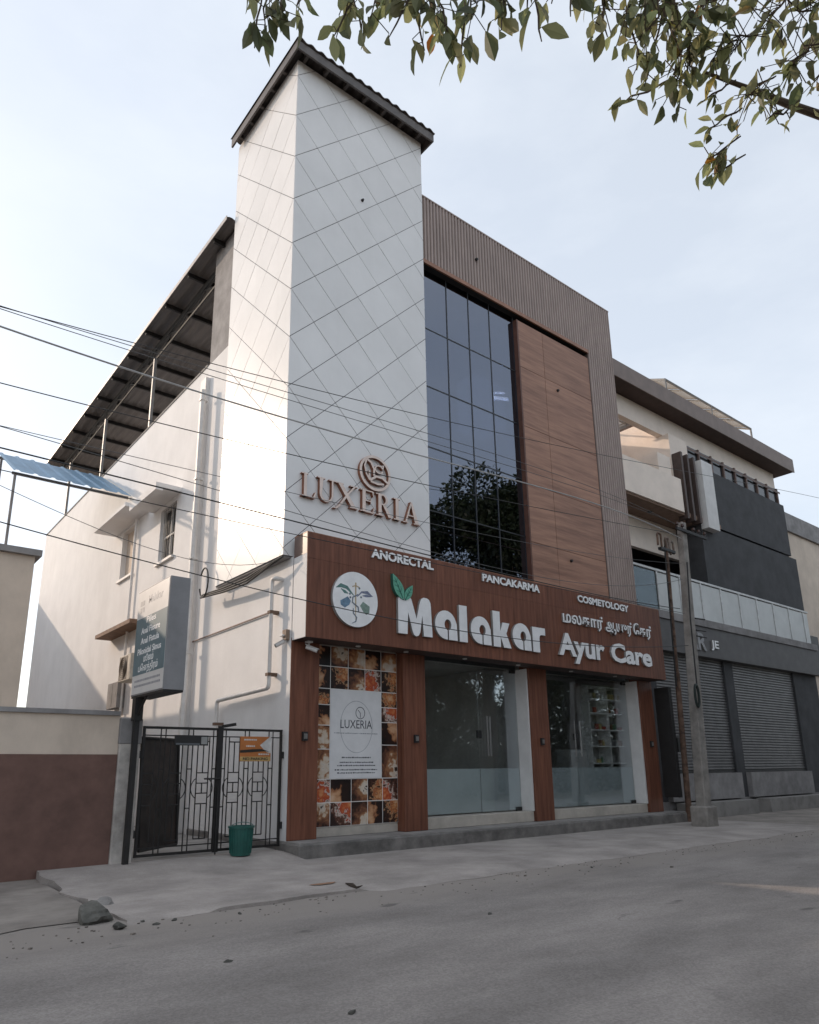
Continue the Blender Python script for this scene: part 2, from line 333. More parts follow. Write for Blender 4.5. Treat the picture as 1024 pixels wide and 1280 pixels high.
def ap(i, j):
    x = X0+(X1-X0)*i/nx; yf = -2.69+wob(x, .5)*.35 - (.12 if x > 5 else 0)
    y = yf+(.75-yf)*j/ny
    if i == 0: x += .05*sin(j*.9)+.02*sin(j*2.3)
    lip = 1 if 3.15 < x < 4.9 else 0
    e = max(0, 1-(y-yf)/.45)
    return (x, y, apron_h(x, y)+.004*sin(x*2.1)*sin(y*1.7)-(.0 if lip else .0275*e*e))
V = [ap(i, j) for j in range(ny+1) for i in range(nx+1)]
F = [(j*(nx+1)+i, j*(nx+1)+i+1, (j+1)*(nx+1)+i+1, (j+1)*(nx+1)+i) for j in range(ny) for i in range(nx)]
o_ = len(V); V += [(x, y, -.08) for x, y, z in V[:nx+1]]; F += [(i+1, i, o_+i, o_+i+1) for i in range(nx)]
o2 = len(V); L_ = [j*(nx+1) for j in range(ny+1)]; V += [(V[k][0], V[k][1], -.088) for k in L_]; F += [(L_[j], L_[j+1], o2+j+1, o2+j) for j in range(ny)]
ao = mb.add(V, F).build('pavement', APRON, smooth=True); structure(ao)
# footways left and right
mb = MB(); V = []; F = []; n = 60
for i in range(n+1):
    x = -40+42.3*i/n; V += [(x, -2.5+wob(x, 4)*1.5, -.022), (x, .6, -.004)]
for i in range(n): F.append((2*i, 2*i+2, 2*i+3, 2*i+1))
structure(mb.add(V, F).build('footway', DUST))
mb = MB(); V = []; F = []
for i in range(n+1):
    x = 17.1+70*i/n; V += [(x, -2.5+wob(x, 4)*1.5, -.022), (x, 1.0, .0)]
for i in range(n): F.append((2*i, 2*i+2, 2*i+3, 2*i+1))
structure(mb.add(V, F).build('footway', DUST))
mb = MB().add([(2.5, .70, .094), (5.74, .70, .094), (5.74, 21, .10), (2.5, 21, .10)], [(0, 1, 2, 3)]); structure(mb.build('lane_floor', CONC))
# cracks and loose dark scraps lying on the pavement
tag(MB().tube([unproj(u, v, Z=.006) for u, v in ((432, 1104), (440, 1107), (446, 1110), (453, 1107))], [.004, .03, .018, .004], 6).build('twig_litter', mat('dead_leaf', (.05, .035, .025), .9)),
    'curled dark scrap of litter lying on the grey pavement', 'litter')
mb = MB(); c = unproj(405, 1105, Z=.004); mb.add([(c.x+.16*cos(a)*(1+.3*sin(3*a)), c.y+.07*sin(a)*(1+.3*cos(2*a)), c.z+.004) for a in [k*pi/6 for k in range(12)]], [tuple(range(12))])
tag(mb.build('brick_dust_patch', mat('brick_dust', (.33, .19, .12), 1, .2, 8)), 'small orange brick dust patch on the grey pavement', 'dust patch')
STONE = mat('broken_stone', (.13, .125, .11), .95, .3, 4, bump=.8, bscale=12)
def rock(cx, cy, cz, sx, sy, sz, label, grp, seed, mt=None):
    bm = bmesh.new(); bmesh.ops.create_icosphere(bm, subdivisions=3, radius=1); r = random.Random(seed)
    pl = [(Vector((r.uniform(-1, 1), r.uniform(-1, 1), r.uniform(-.6, 1))).normalized(), r.uniform(.45, .8)) for _ in range(9)]
    for v in bm.verts:
        d = 1.0
        for n_, k in pl:
            q = v.co.normalized().dot(n_)
            if q > 0: d = min(d, k/q)
        v.co = v.co.normalized()*d*(1+.05*sin(v.co.x*9+seed)+.05*sin(v.co.y*11+v.co.z*7)+r.uniform(-.03, .03)); v.co = Vector((cx+v.co.x*sx, cy+v.co.y*sy, cz+v.co.z*sz))
    me = bpy.data.meshes.new('r'); bm.to_mesh(me); bm.free(); me.materials.append(mt or STONE); me.name = 'stone'
    return tag(link('broken_stone', me), label, 'stone', grp)
p = unproj(134, 1146, Z=0)
rock(p.x-.1, p.y+.02, .03, .2, .18, .13, 'largest dark broken stone at the left end of the pavement', 'rubble beside the pavement', 3)
p = unproj(150, 1157, Z=0); rock(p.x, p.y, 0.0, .06, .05, .035, 'small stone lying just in front of the largest dark broken stone', 'rubble beside the pavement', 5)
p = unproj(141, 1128, Z=0); rock(p.x-.1, p.y, -.005, .16, .14, .07, 'pale broken concrete lump behind the largest dark broken stone', 'rubble beside the pavement', 8, CONC)
for k, (u, v) in enumerate(((178, 1150), (218, 1148), (196, 1153), (300, 1140), (440, 1262), (285, 1199), (740, 1083), (612, 1140))):
    p = unproj(u, v, Z=-.01)
    rock(p.x, p.y, p.z-.012, .022+.008*(k % 3), .02, .016, 'pebble lying on the street surface', 'pebbles on the street', 20+k)

# loose grit along the edge of the road
r = random.Random(77); mb = MB()
for k in range(500):
    x = r.uniform(-1, 24); y = -2.75+r.gauss(-.15, .32)-(.1 if x > 5 else 0); s_ = r.uniform(.003, .008)*(2 if r.random() < .05 else 1)
    if y > -2.6: y = -2.6-r.random()*.3
    mb.obox((x, y, -.03+s_*.5), (s_*r.uniform(.7, 1.3), s_*.4, 0), (-s_*.4, s_*r.uniform(.7, 1.2), 0), (s_*.2, 0, s_*.6))
tag(stuff(mb.build('road_grit', mat('road_grit', (.22, .19, .165), .95, .35, 8), recalc=False)), 'loose grit scattered along the edge of the road', 'grit')
# ================================================================== CLINIC BUILDING
B = thing('clinic_building', (5.733, .43, 0), 'three-storey clinic building with tall white panelled tower and brown shop front', 'building')
SX = 5.733
# side wall with window openings: (y0,y1,z0,z1)
wins = [(6.0, 7.0, 6.15, 7.5), (8.85, 9.95, 6.35, 7.72)]
mb = MB()
def wallx(mb, y0, y1, z0, z1, holes, xo, xi):
    ys = sorted({y0, y1, *[h[0] for h in holes], *[h[1] for h in holes]}); zs = sorted({z0, z1, *[h[2] for h in holes], *[h[3] for h in holes]})
    for a, b in zip(ys, ys[1:]):
        for c, d in zip(zs, zs[1:]):
            if any(h[0] <= a and b <= h[1] and h[2] <= c and d <= h[3] for h in holes): continue
            mb.box(xo, xi, a, b, c, d)
wallx(mb, .45, 20, 0, 10.38, wins+[(.45, 3.12, 4.74, 10.38)], SX, SX+.23)
bm = None
sw = mb.build('plaster_wall', WHITE, B)
bmx = bmesh.new(); bmx.from_mesh(sw.data); bmesh.ops.remove_doubles(bmx, verts=bmx.verts[:], dist=.0005)
inner = [f for f in bmx.faces if len([1 for g2 in bmx.faces if g2 is not f and set(v.index for v in g2.verts) == set(v.index for v in f.verts)])]
bmesh.ops.delete(bmx, geom=inner, context='FACES'); bmx.to_mesh(sw.data); bmx.free()
box('coping', CONC, B, SX-.02, SX+.26, 4.62, 20, 10.38, 10.43)
for i, h in enumerate(wins):
    if i == 0:
        wf = box('window', mat('dark_window_glass', (.03, .032, .035), .15, .1), B, SX+.14, SX+.16, h[0], h[1], h[2], h[3])
        ym = (h[0]+h[1])/2
        for a in ((ym-.02, ym+.02, h[2], h[3]), (h[0], h[0]+.04, h[2], h[3]), (h[1]-.04, h[1], h[2], h[3])): box('frame_bar', WHITE2, wf, SX+.09, SX+.138, a[0], a[1], a[2], a[3])
        for zz in (h[2]+.0, h[2]+.62, h[3]-.04): box('frame_bar', WHITE2, wf, SX+.095, SX+.133, h[0], h[1], zz, zz+.04)
        for k in range(9): box('window_grille_bar', BLACKM, wf, SX+.05, SX+.058, h[0]+.05+k*.105, h[0]+.06+k*.105, h[2], h[3])
    else:
        box('window', CREAM, B, SX+.14, SX+.16, h[0], h[1], h[2], h[3])
    box('window_sill', WHITE2, B, SX-.07, SX-.001, h[0]-.06, h[1]+.06, h[2]-.08, h[2]-.02)
mb = MB(); mb.box(SX-.62, SX-.001, 5.72, 7.55, 7.62, 7.72); mb.box(SX-.62, SX-.45, 5.72, 7.55, 7.54, 7.618); mb.build('sunshade', WHITE, B)
mb = MB(); mb.box(SX-.62, SX-.001, 7.9, 10.6, 7.80, 7.90); mb.build('sunshade', WHITE, B)
box('ledge', mat('brown_ledge', (.22, .13, .085), .8), B, SX-.42, SX-.001, 7.4, 10.2, 4.72, 4.82)
box('pilaster', WHITE2, B, SX-.10, SX-.001, 4.45, 4.75, .1, 10.0)
# cores (solid masses behind the visible fronts)
mb = MB(); mb.box(SX+.235, 15.70, 4.2, 20, 0, 10.3); mb.box(SX+.235, 15.70, 3.4, 4.195, 3.6, 10.3); mb.build('main_block', WHITE, B)
box('stair_column', GREYW, B, SX+.01, SX+.5, 3.2, 4.55, 10.3, 13.42)
box('party_wall', WHITE, B, 15.72, 15.93, .62, 20, 0, 10.3)
# first and second floor room behind the dark glazing
mb = MB(); mb.box(8.9, 15.7, 1.32, 3.38, 8.62, 8.82); mb.box(8.9, 15.7, 1.33, 3.38, 12.36, 12.5); mb.box(8.9, 15.7, 1.1, 3.38, 5.0, 5.06); mb.build('floor_slab', ROOM, B)
mb = MB(); mb.box(8.87, 8.92, 1.1, 3.38, 5.07, 12.35); mb.box(12.4, 15.7, 1.35, 1.5, 5.07, 12.35); mb.box(8.92, 12.38, 3.2, 3.38, 5.07, 12.35); mb.build('partition', mat('dim_room_paint', (.16, .16, .17), .8), B)
tl = emit('tube_light', (.95, .97, 1), 9)
for k in (0, 1):
    p = unproj(624+k*3, 491+k*7, Y=1.12)
    t = MB().obox((p.x, 1.12, p.z), (.19+.08*k, .0, .06), (0, .012, 0), (-.006, 0, .022+.018*k)).build('tube_light', tl)
    tag(t, ['upper', 'lower'][k]+' lit white tube lamp seen through the dark glazing', 'lamp', 'lit tube lamps behind the glazing')

# ---------------------------------------------------------------- tower with diamond panels
TX0, TX1, TY0, TY1, TZ0, TZ1 = 5.575, 8.85, .515, 3.17, 4.76, 15.36
T = box('tower', ACPJ, B, TX0, TX1, TY0, TY1, TZ0, TZ1)
PIT = 1.008; ZN = 13.95
def diamonds(u0, u1, place, ubase):
    gap = .0115
    for a in range(-6, 16):
        for b in range(-6, 16):
            # rows along z-u = const (a) and z+u = const (b)
            s0, s1 = a*PIT-6*PIT+gap*.7, (a+1)*PIT-6*PIT-gap*.7; t0, t1 = b*PIT-6*PIT+gap*.7, (b+1)*PIT-6*PIT-gap*.7
            P = [((t-s_)/2+ubase, (t+s_)/2+ZN) for s_, t in ((s0, t0), (s0, t1), (s1, t1), (s1, t0))]
            P = clip(P, u0, u1, TZ0, TZ1)
            if len(P) < 3 or area(P) < .004: continue
            k = rnd.uniform(-.001, .001); ta, tb = rnd.uniform(-.004, .004), rnd.uniform(-.004, .004)
            uc, vc = sum(p[0] for p in P)/len(P), sum(p[1] for p in P)/len(P)
            tilt = lambda u, v, d: place(u, v, d if d < .005 else d+ta*(u-uc)+tb*(v-vc))
            MB().prism(P, tilt, .0012, .014+k).build('cladding_panel', ACP, T)
diamonds(TX0-.013, TX1, FY(TY0), TX0-.013)
diamonds(TY0+.0, TY1, FX(TX0), TY0)
box('tower_soffit', GREYW, B, TX0+.01, SX+.2, TY0+.02, TY1, TZ0-.035, TZ0-.003)
for nm, (px, py, pz) in (('fixing', (7.18, TY0-.016, 12.8)),):
    MB().tube([(px, py, pz), (px, py-.05, pz)], [.035, .02], 8).build('wall_fixing', DARK, B)
# tower roof: ribbed sheet on a frame, overhanging
mb = MB(); V = []; F = []; nseg = 90
rx0, rx1, ry0, ry1 = 5.36, 9.03, .19, 3.22
for i in range(nseg+1):
    x = rx0+(rx1-rx0)*i/nseg; ph = (i % 6); z = 15.50+(.05 if ph in (2, 3) else (.025 if ph in (1, 4) else 0))
    V += [(x, ry0, z), (x, ry1, z+.02), (x, ry0, z-.02), (x, ry1, z)]
for i in range(nseg):
    a = 4*i; F += [(a, a+4, a+5, a+1), (a+2, a+3, a+7, a+6), (a, a+2, a+6, a+4), (a+1, a+5, a+7, a+3)]
RO = mb.add(V, F).build('tower_roof', ROOFM, B)
mb = MB(); mb.box(rx0+.02, rx1-.02, ry0+.03, ry0+.07, 15.27, 15.475); mb.box(rx0+.02, rx0+.06, ry0+.075, ry1-.02, 15.27, 15.475); mb.box(rx1-.06, rx1-.02, ry0+.075, ry1-.02, 15.27, 15.475); mb.build('fascia', ROOFM, RO)
for k in range(7): box('rafter', ROOFM, RO, rx0+.3+k*.5, rx0+.36+k*.5, ry0+.08, TY0-.02, 15.36, 15.47)
for k in range(5): box('rafter', ROOFM, RO, rx0+.065, TX0-.03, .9+k*.5, .96+k*.5, 15.36, 15.47)

# ---------------------------------------------------------------- terrace shed roof behind the tower
mb = MB(); V = []; F = []; sx0, sx1, sy0, sy1 = 5.42, 14.5, 3.3, 20.3; nseg = 136
for i in range(nseg+1):
    y = sx0+(sx1-sx0)*i/nseg; ph = i % 4; z = 13.44+(.028 if ph in (1, 2) else 0)
    V += [(y, sy0, z), (y, sy1, z-.02), (y, sy0, z-.012), (y, sy1, z-.032)]
for i in range(nseg):
    a = 4*i; F += [(a, a+4, a+5, a+1), (a+2, a+3, a+7, a+6), (a, a+2, a+6, a+4), (a+1, a+5, a+7, a+3)]
SR = mb.add(V, F).build('terrace_roof', ROOFU, B)
for k in range(11): box('purlin', DARK, SR, 5.46, 14.4, 4.05+k*1.52, 4.11+k*1.52, 13.29, 13.41)
for x in (5.93, 9.6, 13.6): box('roof_beam', DARK, SR, x-.04, x+.04, 3.35, 20.1, 13.13, 13.285)
mb = MB(); mb.tube([(5.93, 3.4, 12.86), (5.93, 20, 12.84)], .03, 6)
for k in range(14): mb.tube([(5.93, 3.9+k*1.15, 12.87), (5.93, 4.45+k*1.15, 13.12)], .018, 5); mb.tube([(5.93, 5.02+k*1.15, 12.87), (5.93, 4.45+k*1.15, 13.12)], .018, 5)
mb.build('truss', DARK, SR)
for y in (9.0, 13.6, 18.0): box('roof_post', mat('galvanised_post', (.32, .31, .30), .5), SR, 5.87, 5.95, y-.04, y+.04, 10.43, 12.85)
box('edge_flashing', mat('pale_flashing', (.42, .40, .39), .5), SR, 5.405, 5.418, 3.3, 20.3, 13.36, 13.47)

# ---------------------------------------------------------------- upper front: ribbed screen, glazing, wood cladding
FYY = .55; fx0, fx1, fz0, fz1 = 8.85, 15.95, 12.27, 13.96
SC = box('ribbed_screen', FLUTED, B, fx0+.002, fx1-.003, FYY+.022, FYY+.30, fz0, fz1-.005)
box('screen_core', FLUTED, SC, 14.80, fx1-.004, FYY+.022, FYY+.5, 4.9, fz0-.05)
mb = MB(); per = .098; k = 0; x = fx0
while x < fx1-.03:
    w = .066; z0 = fz0 if x+.03 < 14.80 else 5.0
    xe = min(x+w, fx1)
    mb.add([(x, FYY+.0215, z0), (x+.012, FYY-.0, z0), (xe-.012, FYY, z0), (xe, FYY+.0215, z0), (x, FYY+.0215, fz1), (x+.012, FYY, fz1), (xe-.012, FYY, fz1), (xe, FYY+.0215, fz1)],
           [(0, 1, 5, 4), (1, 2, 6, 5), (2, 3, 7, 6), (0, 3, 2, 1), (4, 5, 6, 7), (0, 4, 7, 3)])
    x += per
stuff(mb.build('screen_ribs', FLUTE, SC))
box('screen_cap', FLUTE, SC, fx0, fx1+.01, FYY-.006, FYY+.32, fz1-.003, fz1+.03)
box('screen_trim', TRIM, SC, fx0, 14.795, FYY-.012, FYY+.028, fz0-.10, fz0-.002)
MB().tube([(10.57, FYY+.0, 13.06), (10.57, FYY-.06, 13.05)], [.04, .028], 8).build('wall_fixing', DARK, B)
# dark recess above the glass
mb = MB(); mb.box(fx0, 14.797, FYY+.029, 1.32, fz0-.098, fz0-.001); mb.build('recess_soffit', DARK, B)
GYY = .71
colx = [8.31, 9.01, 9.705, 10.40, 11.10, 11.945]; rowz = [4.97, 6.39, 7.81, 9.23, 10.65, 12.17]
mb = MB()
for x in colx[1:]: mb.box(x-.012, x+.012, GYY-.004, GYY+.06, 5.06, 12.165)
G = mb.build('glazing_frame', ALU, B)
for z in rowz[1:-1]:
    for a, b in zip(colx, colx[1:]): box('transom', ALU, G, max(a, 8.87)+.0125, b-.0125, GYY-.002, GYY+.055, z-.012, z+.012)
for i in range(5):
    if colx[i+1] < 8.9: continue
    for j in range(5):
        x0, x1 = max(colx[i], 8.86)+.0128, colx[i+1]-.0128
        tx, tz = rnd.uniform(-.0016, .0016), rnd.uniform(-.0016, .0016)
        cx, cz = (x0+x1)/2, (rowz[j]+rowz[j+1])/2; hx, hz = (x1-x0)/2, (rowz[j+1]-rowz[j])/2-.0128
        MB().obox((cx, GYY+.01, cz), (hx, hx*tx, 0), (0, .003, 0), (0, hz*tz, hz)).build('pane', CURT, G)
# wood faced panel with return next to the glass
wx = [11.985, 12.90, 14.79]; wz = [5.05, 6.25, 7.68, 9.15, 10.74, 12.03]; WY = .578
WB = box('wood_cladding', mat('cladding_joint', (.05, .03, .025), .8), B, 11.962, 14.793, WY+.014, .80, 5.05, 12.03)
box('slot_back', DARK, WB, 11.97, 14.79, .78, .80, 12.032, 12.165)
for i in range(2):
    for j in range(5): MB().box(wx[i]+.006, wx[i+1]-.006, WY, WY+.0135, wz[j]+.006, wz[j+1]-.006).build('cladding_board', WOODH, WB)
RETB = mat('dark_brown_return', (.13, .055, .036), .5)
box('cladding_return', RETB, WB, 11.94, 11.983, WY-.004, .70, 5.05, 12.035)
box('cladding_return', DARK, WB, 11.946, 11.961, .701, .8, 5.05, 12.16)
for (x, z) in ((13.36, 10.55), (13.38, 6.03)): MB().tube([(x, WY-.001, z), (x, WY-.05, z)], [.04, .028], 8).build('wall_fixing', DARK, B)

# ---------------------------------------------------------------- ground floor shop front
PZ = .225
mb = MB(); mb.box(5.70, 16.45, -.005, 4.2, -.06, .205, ch=.02); ST = mb.build('step', STEPM, B)
box('step_top', CONC, ST, 5.72, 16.43, .02, .62, .2055, PZ-.002)
FP = [(5.735, 6.27), (8.06, 8.58), (11.46, 12.02), (15.47, 16.02)]
for i, (a, b) in enumerate(FP):
    P_ = MB().box(a, b, .43, .70 if i else .60, PZ, 3.36, ch=.006).build('pillar', WOODV, B)
    L_ = MB().box((a+b)/2-.045, (a+b)/2+.045, .385, .428, 1.72, 1.86).build('wall_lamp', DARK, P_)
    MB().box((a+b)/2-.03, (a+b)/2+.03, .372, .384, 1.75, 1.83).build('lamp_lens', mat('dim_lens', (.2, .19, .18), .3), L_)
mb = MB(); mb.box(6.272, 8.058, .64, .85, PZ, 3.4); mb.build('poster_wall', SILL, B)
for a, b in ((8.582, 11.458), (12.022, 15.468)): MB().box(a, b, .50, 1.1, PZ, .42, ch=.006).build('door_sill', SILL, B)
# rooms behind the doors
mb = MB(); mb.box(8.3, 15.7, 1.101, 4.19, .2, .40); mb.build('room_floor', ROOMD, B)
mb = MB(); mb.box(8.2, 8.34, .86, 4.19, .4, 3.45); mb.box(11.62, 11.78, .86, 4.19, .4, 3.45); mb.box(8.36, 15.7, 4.1, 4.18, .4, 3.45); mb.build('room_wall', ROOM, B)
mb = MB(); mb.box(SX+.24, 15.7, .47, 4.19, 3.46, 3.58); mb.build('room_ceiling', ROOM, B)
box('inner_post', mat('beige_post', (.42, .38, .32), .6), B, 9.6, 9.68, 2.2, 2.3, .4, 3.45)
def door(x0, xm, x1, yg, hx, hm, lx):
    D = thing('glass_door', ((x0+x1)/2, yg, .42), lx, 'door')
    for k, (a, b) in enumerate(((x0+.01, xm-.004), (xm+.004, x1-.035))):
        pn = box('glass_pane', DOORG, D, a, b, yg, yg+.012, .435, 3.28)
        box('frosted_film', FROST, pn, a+.004, b-.004, yg+.0125, yg+.0135, .445, 1.26)
        for z0, z1 in ((.425, .50), (3.22, 3.29)):
            box('patch_fitting', DARK, pn, b-.16 if k else a+.0, b if k else a+.16, yg-.01, yg+.022, z0, z1)
    for x in hx:
        h = MB().tube([(x, yg-.07, 1.5), (x, yg-.07, 2.28)], .016, 8)
        for z in (1.6, 2.18): h.tube([(x, yg-.07, z), (x, yg, z)], .009, 6)
        h.build('pull_handle', STEEL, D)
    box('lock', DARK, D, xm-.06, xm+.05, yg-.015, yg+.027, 1.85, 2.0)
    box('jamb', WHITE2, D, x1-.033, x1+.005, .475, yg+.2, .425, 3.29)
    box('header', mat('dark_header', (.05, .055, .055), .3), D, x0, x1-.034, yg-.02, yg+.04, 3.30, 3.40)
    return D
door(8.585, 10.28, 11.452, .78, (10.44, 10.52), 0, 'glass shop door with white jamb beside the photo poster')
door(12.025, 13.35, 15.462, .78, (13.22, 13.42), 0, 'glass shop door with medicine shelves behind it')
# soffit under the fascia board with down lights
for x in (6.9, 7.95, 9.4, 10.9, 12.6, 14.2):
    MB().tube([(x, .21, 3.302), (x, .21, 3.285)], .045, 12).build('down_light', mat('down_light_rim', (.6, .6, .58), .3), B)

# shelves with medicine packs in the right-hand room
SH = thing('display_shelf', (14.85, 1.1, .4), 'white display shelf stocked with small packs behind the right-hand glass door', 'shelf')
shx0, shx1, shy = 14.12, 15.58, .93
SHM = mat('shelf_white', (.8, .79, .77), .5)
for x in (shx0, (shx0+shx1)/2, shx1): box('shelf_side', SHM, SH, x-.012, x+.012, shy, shy+.35, .42, 3.16)
shz = [.45, 1.35, 1.74, 2.12, 2.51, 2.85]
for z in shz+[3.14]: box('shelf_board', SHM, SH, shx0+.013, shx1-.013, shy+.004, shy+.345, z-.012, z+.012)
box('back_board', mat('shelf_back', (.34, .33, .32), .6), SH, shx0, shx1, shy+.352, shy+.365, .42, 3.16)
PK = [mat('pack_white', (.6, .58, .55), .5), mat('pack_red', (.4, .06, .04), .5), mat('pack_yellow', (.5, .4, .16), .5), mat('pack_green', (.1, .22, .12), .5), mat('pack_brown', (.2, .09, .04), .3)]
pkm = []
for k in range(3):
    b = MB()
    if k == 0: b.box(-.045, .045, -.03, .03, 0, .14, ch=.003)
    elif k == 1: b.tube([(0, 0, 0), (0, 0, .10), (0, 0, .115), (0, 0, .15)], [.035, .035, .018, .018], 8)
    else: b.box(-.07, .07, -.04, .04, 0, .08, ch=.003)
    pkm.append(b)
k = 0
cache = {}
for zi, z in enumerate(shz[1:]):
    x = shx0+.08
    while x < shx1-.1:
        if abs(x-(shx0+shx1)/2) > .09 and (rnd.random() < (.95 if zi == 4 else .62)):
            sh_, mi = (rnd.randrange(3), rnd.randrange(5)) if zi < 4 else (0, 2 if rnd.random() < .6 else 0)
            if (sh_, mi) not in cache:
                o = pkm[sh_].build('medicine_pack', PK[mi]); cache[(sh_, mi)] = o.data
            else: o = link('medicine_pack', cache[(sh_, mi)])
            o.location = (x, shy+.12, z+.0125); tag(o, 'small medicine pack on the shelf behind the right-hand door', 'pack', 'packs on the display shelf')
        x += .11+rnd.uniform(0, .07)
tag(box('counter', mat('counter_white', (.5, .5, .49), .4), None, 13.42, 14.06, 1.0, 1.45, .42, 1.66, ch=.01), 'white reception counter behind the right-hand glass door', 'counter')
# ================================================================== MAIN SIGN BOARD
SG = thing('shop_sign', (5.73, 0, 3.31), 'long brown wood-look fascia sign reading Malakar Ayur Care above the shop doors', 'sign')
bx = [5.733, 6.95, 8.17, 9.39, 10.61, 11.83, 13.05, 14.27, 15.49, 16.0]
box('sign_core', mat('sign_joint', (.035, .02, .016), .8), SG, 5.745, 15.99, .012, .40, 3.325, 5.05)
for a, b in zip(bx, bx[1:]):
    for z0, z1 in ((3.31, 4.62), (4.62, 5.06)): MB().box(a+.0015, b-.0015, 0, .0115, z0+.0015, z1-.0015).build('sign_sheet', WOODV, SG)
box('sign_soffit', mat('sign_soffit_dark', (.05, .028, .022), .6), SG, 5.75, 15.98, .014, .425, 3.305, 3.3245)
mb = MB(); mb.box(5.732, 15.99, .0125, .42, 5.051, 5.075); mb.build('sign_cap', TRIM, SG)
box('sign_return', mat('sign_return_brown', (.17, .105, .085), .42, .1, 4), SG, 5.7325, 5.7445, .0125, .42, 4.70, 5.05)
box('sign_return', WHITE, SG, 5.7325, 5.7445, .0125, .42, 3.312, 4.698)
PL = lambda X, Z, Y=0.0: (lambda x, y, d: (X+x, Y-d, Z+y))
LM = [LETW, LETS]
def piece_letter(pieces, X, Z, sx, sy, Y, depth, mats, parent, name='letter'):
    """a letter made of strokes, each 2 mm prouder than the last, joined into one mesh"""
    obs = []
    for i, lp in enumerate(pieces):
        loops = lp if isinstance(lp[0][0], (list, tuple)) else [lp]
        obs.append(shape_mesh([[(u*sx, v*sy) for u, v in l] for l in loops], depth+.002*i, PL(X, Z, Y), name, mats, parent))
    if len(obs) > 1:
        bm = bmesh.new()
        for o in obs: bm.from_mesh(o.data)
        bm.to_mesh(obs[0].data); bm.free()
        for o in obs[1:]: bpy.data.objects.remove(o)
    return obs[0]
D_ = .055
Mp = [(0, 0), (0, .60), (.015, .655), (.05, .69), (.10, .70), (.20, .70), (.26, .685), (.305, .64), (.42, .30), (.505, .62), (.54, .68), (.59, .71), (.67, .71), (.725, .685), (.755, .63), (.765, .55), (.79, 0), (.585, 0), (.555, .38), (.50, .06), (.465, 0), (.41, -.02), (.36, 0), (.325, .06), (.225, .40), (.205, 0)]
piece_letter([Mp], 7.57, 3.56, 1, 1.0, 0, D_, LM, SG)
def a_shape(w=.55, h=.53):
    o = [(.30, 0), (.24, .005)]+arc(.265, .265, .265, .262, 250, 20, 16)+[(w-.012, .30), (w, 0), (.335, 0), (.335, .17)]
    o += arc(.315, .27, .085, .10, -70, 250, 14)
    o += [(.30, .17)]
    return [(u*w/.55, v*h/.53) for u, v in o]
for X in (8.43, 9.33, 10.49): piece_letter([a_shape()], X, 3.56, 1, 1.03, 0, D_, LM, SG)
piece_letter([[(0, 0), (.205, 0), (.205, .70), (0, .70)]], 9.035, 3.555, 1, 1, 0, D_, LM, SG)
piece_letter([[(0, 0), (.20, 0), (.20, .22), (.285, 0), (.50, 0), (.37, .285), (.47, .50), (.275, .50), (.20, .32), (.20, .71), (0, .71)]], 9.94, 3.555, 1, 1, 0, D_, LM, SG)
piece_letter([[(0, 0), (.21, 0), (.21, .30), (.225, .35), (.27, .37), (.40, .37), (.40, .52), (.23, .52), (.21, .50), (.21, .52), (0, .52)]], 11.09, 3.555, 1, 1, 0, D_, LM, SG)
# green leaves sprouting from the M
LEAF = [mat('sign_leaf_green', (.13, .40, .28), .4, .12, 6), mat('sign_leaf_edge', (.03, .12, .09), .5)]
LEAFD = mat('sign_leaf_vein', (.03, .15, .11), .5)
def leaf2(p0, p1, w, n=10):
    a, b = Vector(p0), Vector(p1); d = b-a; nr = Vector((-d.y, d.x)).normalized()
    L = [a+d*(i/n)+nr*w*sin(pi*(i/n)**.85) for i in range(n+1)]; R_ = [a+d*(i/n)-nr*w*sin(pi*(i/n)**.85) for i in range(1, n)]
    return [tuple(p) for p in L]+[tuple(p) for p in R_[::-1]]
for p0, p1, w in (((.115, .60), (-.12, 1.05), .105), ((.15, .60), (.33, .90), .075)):
    lf = shape_mesh([leaf2(p0, p1, w)], .07, PL(7.57, 3.56), 'leaf', LEAF, SG)
    a, b = Vector(p0), Vector(p1)
    shape_mesh([stroke([tuple(a), tuple(a+(b-a)*.5), tuple(a+(b-a)*.85)], [.02, .014, .005])], .003, PL(7.57, 3.56, -.0702), 'vein', [LEAFD], lf)
    for k in (.3, .5, .68):
        q = a+(b-a)*k; nr = Vector((-(b-a).y, (b-a).x)).normalized()
        for s_ in (1, -1): shape_mesh([stroke([tuple(q), tuple(q+(b-a)*.12+nr*w*.6*s_)], [.009, .004])], .003, PL(7.57, 3.56, -.0702), 'vein', [LEAFD], lf)
lettering('Ayur', 1.60, .49, PL(11.92, 3.57), .05, LM, SG, offset=.035, ref='A')
lettering('Care', 1.63, .45, PL(13.76, 3.57), .05, LM, SG, offset=.035, ref='C')
lettering('ANORECTAL', 1.44, .165, PL(7.01, 4.84), .03, LM, SG, offset=.04, ref='A')
lettering('PANCAKARMA', 1.71, .165, PL(9.73, 4.84), .03, LM, SG, offset=.04, ref='A')
lettering('COSMETOLOGY', 1.94, .165, PL(12.71, 4.825), .03, LM, SG, offset=.04, ref='C')
# Tamil line, characters in the order they are seen
lettering('\u0bae\u0bb2\u0b95\u0bbe\u0bb0\u0bcd', 1.42, .20, PL(12.14, 4.30), .035, LM, SG, offset=.022, ref='\u0bae')
lettering('\u0b86\u0baf\u0bc1\u0bb0\u0bcd', 1.03, .20, PL(13.66, 4.30), .035, LM, SG, offset=.022, ref='\u0bae')
lettering('\u0bc7\u0b95\u0bb0\u0bcd', .74, .20, PL(14.76, 4.30), .035, LM, SG, offset=.022, ref='\u0b95')
